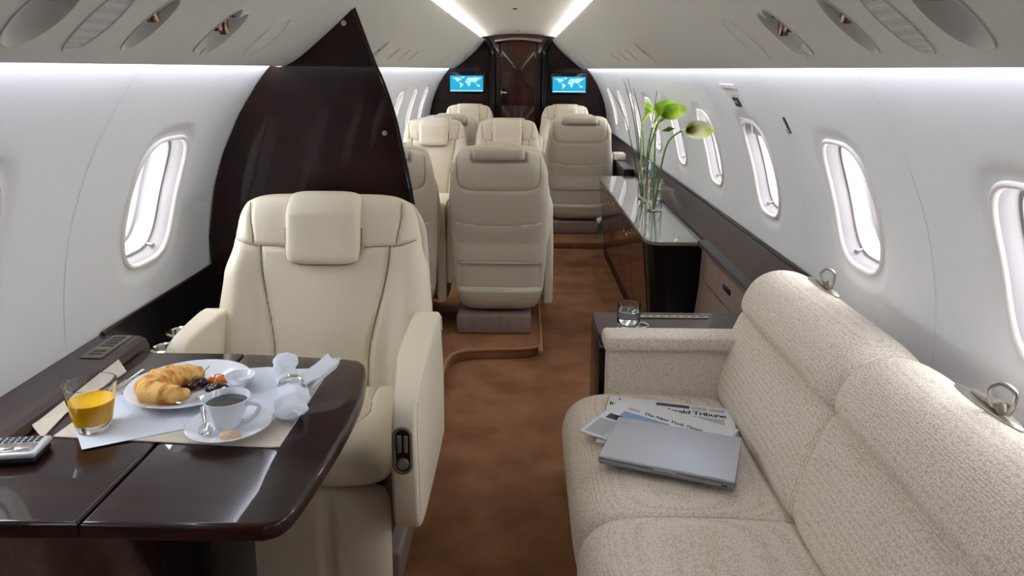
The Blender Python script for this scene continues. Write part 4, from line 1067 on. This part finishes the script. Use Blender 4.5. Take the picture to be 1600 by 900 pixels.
def calla(base, mid, head, tip, m, label, size=.055, r=.0055):
    t = thing('calla_lily', label, 'flower', base); inv = Matrix.Translation(-base)
    MB().tube(smooth_line([base, mid, head], 10), lambda q: r*(1-.15*q), 10).build('flower_stem', M['stem'], t, tr=inv)
    ax = (tip-head); L = ax.length; d = ax.normalized()
    q = d.to_track_quat('Z', 'Y').to_matrix().to_4x4(); T = Matrix.Translation(head) @ q
    rows = []
    for i in range(13):
        f = i/12; row = []
        for k in range(30):
            a = 2*PI*k/30
            lip = (.5+.5*math.cos(a))
            sp_ = lip**4*f**4
            r_ = .0050+size*.42*f**1.25
            z = L*(f*(.66+.22*lip*f))
            rad = r_+size*(.30+.35*lip)*f**5
            p = Vector((rad*math.cos(a), rad*math.sin(a)*.9, z-.012*f**6+.003*math.sin(3*a)*f**4))
            p += Vector((.020*sp_, 0, .012*sp_))
            row.append(T @ p)
        rows.append(row)
    inner = [[p+(T.translation-p)*.0+d*.0012 for p in r_] for r_ in rows[::-1]]
    MB().grid(rows, closeu=True).build('spathe', m, t, tr=inv, fix=False)
    MB().tube([T @ Vector((0, 0, L*.1)), T @ Vector((0, 0, L*.45)), T @ Vector((0, 0, L*.62))], lambda q: .005*(1-.5*q), 8).build('spadix', M['apricot'], t, tr=inv)
YV1, YV2 = v1.y, v2_.y
def at(px, py, y): return P(px, py, y=y)
calla(Vector((v1.x-.012, YV1, .633)), at(1001, 240, YV1), at(1003, 192, YV1), at(1021, 158, YV1), M['calla'], 'green calla lily, leftmost of the blooms, upright', .050)
calla(Vector((v1.x+.010, YV1-.005, .633)), at(1012, 235, YV1), at(1022, 192, YV1-.30), at(1040, 156, YV1-.42), M['calla'], 'green calla lily in the middle of the bunch', .050)
calla(Vector((v1.x+.016, YV1+.01, .633)), at(1014, 240, YV1), at(1028, 192, YV1-.55), at(1054, 168, YV1-.75), M['calla'], 'green calla lily leaning right beside the middle bloom', .050)
calla(Vector((v2_.x-.006, YV2, .633)), at(1023, 240, YV2), at(1024, 208, YV2), at(1026, 192, YV2), M['callaw'], 'small upright closed calla bud in the front vase', .03)
calla(Vector((v2_.x+.0, YV2, .633)), at(1040, 232, YV2-.22), at(1066, 203, YV2-.50), at(1094, 203, YV2-.78), M['callaw'], 'large white and green calla lily arching to the right', .048)
# folded leaf
lf = [at(1033, 205, YV2), at(1045, 199, YV2), at(1055, 201, YV2-.02), at(1045, 206, YV2+.02)]
o = MB().add(lf+[lf[1]+Vector((0, .01, .006))], [(0, 1, 4), (1, 2, 4), (2, 3, 4), (3, 0, 4)]).build('calla_leaf', M['stem'], autos=90)
tag(o, 'small dark green folded leaf among the calla stems', 'leaf')
# drooping tip of the arching flower is part of its spathe; grass blades
for (bx, mx_, hx, lab) in ((v1.x-.014, (978, 190), (948, 130), 'leftmost thin dry grass blade above the vases'), (v1.x-.006, (990, 185), (974, 123), 'thin grass blade second from the left'),
                           (v1.x-.002, (993, 182), (981, 122), 'thin grass blade third from the left'), (v1.x+.008, (1003, 200), (990, 138), 'short thin grass blade behind the left calla'),
                           (v1.x+.012, (1018, 200), (1030, 123), 'rightmost thin grass blade rising straight above the callas')):
    b_ = Vector((bx, YV1+.006, .633))
    o = MB().tube(smooth_line([b_, at(mx_[0], mx_[1], YV1+.01), at(hx[0], hx[1], YV1+.02)], 10), lambda q: .0042*(1-.7*q), 6).build('grass_blade', M['grass'])
    tag(o, lab, 'grass blade')

# ================================================================== WALL FITTINGS
def cylpt(px, py, s=1, off=0):
    d = CF*FPX+CR*(px-PPX)+CU*(PPY-py); R_ = RC+off
    ox, oz = -XC, EYE-ZC; a = d.x**2+d.z**2; b = 2*(ox*d.x+oz*d.z); c = ox*ox+oz*oz-R_*R_
    return CPOS+d*((-b+math.sqrt(b*b-4*a*c))/(2*a))
def wall_patch(pts, off, th_=.003):
    """rectangle on the curved wall from (Y, theta) corners"""
    y0, y1, a0, a1 = pts; rows = []
    for j in range(5):
        a = a0+(a1-a0)*j/4; rows.append([cyl(1, y, a, off) for y in (y0, y1)])
    rows2 = [[cyl(1, y, a0+(a1-a0)*j/4, off+th_) for y in (y0, y1)] for j in range(5)]
    mb = MB().grid(rows).grid(rows2)
    mb.add([rows[0][0], rows[0][1], rows2[0][1], rows2[0][0]], [(0, 1, 2, 3)]).add([rows[4][0], rows[4][1], rows2[4][1], rows2[4][0]], [(0, 1, 2, 3)])
    for k in (0, 1): mb.grid([[r[k] for r in rows], [r[k] for r in rows2]])
    return mb
def tha(z): return math.asin((z-ZC)/RC)
sg = thing('service_panel', 'recessed service panel with dark latch on the right wall above a window', 'wall panel', cyl(1, 2.87, tha(1.31))); inv = Matrix.Translation(-sg.location)
wall_patch((2.77, 2.97, tha(1.355), tha(1.368)), -.004).build('top_slot', M['bezel'], sg, tr=inv)
wall_patch((2.80, 2.94, tha(1.325), tha(1.352)), -.002).build('sign_plate', M['shade'], sg, tr=inv)
wall_patch((2.83, 2.90, tha(1.285), tha(1.318)), -.004).build('latch_plate', M['dark'], sg, tr=inv)
wall_patch((2.845, 2.88, tha(1.297), tha(1.306)), -.009, .005).build('latch', M['champagne'], sg, tr=inv)
wall_patch((2.77, 2.95, tha(1.232), tha(1.236)), -.002).build('lower_lip', M['bezel'], sg, tr=inv)
hk = thing('coat_hook', 'small dark coat hook slot on the right wall between two windows', 'hook', cyl(1, 2.40, tha(1.245))); inv = Matrix.Translation(-hk.location)
wall_patch((2.392, 2.408, tha(1.222), tha(1.272)), -.003).build('hook_plate', M['dark'], hk, tr=inv)
wall_patch((2.394, 2.406, tha(1.222), tha(1.236)), -.008, .005).build('hook_tip', M['steel'], hk, tr=inv)
# seams of the side wall panels
kk = 7
for s in (-1, 1):
    for Yc in WY[2:9]:
        if s < 0 and abs(Yc+WPITCH/2-YP) < .1: continue
        y = Yc+WPITCH/2
        mb = MB().grid([[cyl(s, y+dy, TH0+(TH1-TH0)*j/20, -.0006) for j in range(21)] for dy in (-.0012, .0012)])
        struct(mb.build('trim_%d' % kk, M['shade'])); kk += 1
# small white box on the far ledge
bx_ = thing('tissue_box', 'small cream box on the far right ledge beside the distant chair', 'box', (.83, 6.35, .66)); 
MB().rbox((-.05, -.07, 0), (.05, .07, .055), .006).build('box_body', M['leather'], bx_)
MB().rbox((-.03, -.05, .054), (.03, .05, .058), .002).build('box_lid', M['bezel'], bx_)
tb_ = thing('folding_table', 'folded dark side table top along the far right wall', 'table', (.83, 6.7, .60))
MB().rbox((-.04, -1.0, .03), (.038, .9, .0595), .006).build('table_top', M['wood'], tb_)
MB().rbox((-.035, -.95, -.44), (.03, .85, .03), .006).build('table_body', M['black'], tb_)

# groups of repeats
GROUPS = {'leather_chair': 'cream leather cabin chairs', 'reading_light': 'reading lights in the overhead bins', 'speaker_grille': 'speaker grilles in the bins', 'oval_cover': 'blank oval covers in the bins',
          'cherry': 'dark cherries on the plate', 'calla_lily': 'calla lilies in the vases', 'grass_blade': 'thin grass blades in the vases', 'glass_vase': 'glass vases on the cabinet', 'wall_screen': 'map screens on the far wall',
          'cup_holder': 'cup holders in the left console', 'newspaper': 'newspapers on the sofa', 'cove_light': 'ceiling cove lights', 'wall_wash_light': 'lights behind the bin lips', 'door_post': 'posts beside the far door', 'ceiling_sensor': 'round ceiling sensors'}
for o_ in bpy.data.objects:
    if o_.parent is None and o_.name.split('.')[0] in GROUPS and 'label' in o_: o_['group'] = GROUPS[o_.name.split('.')[0]]
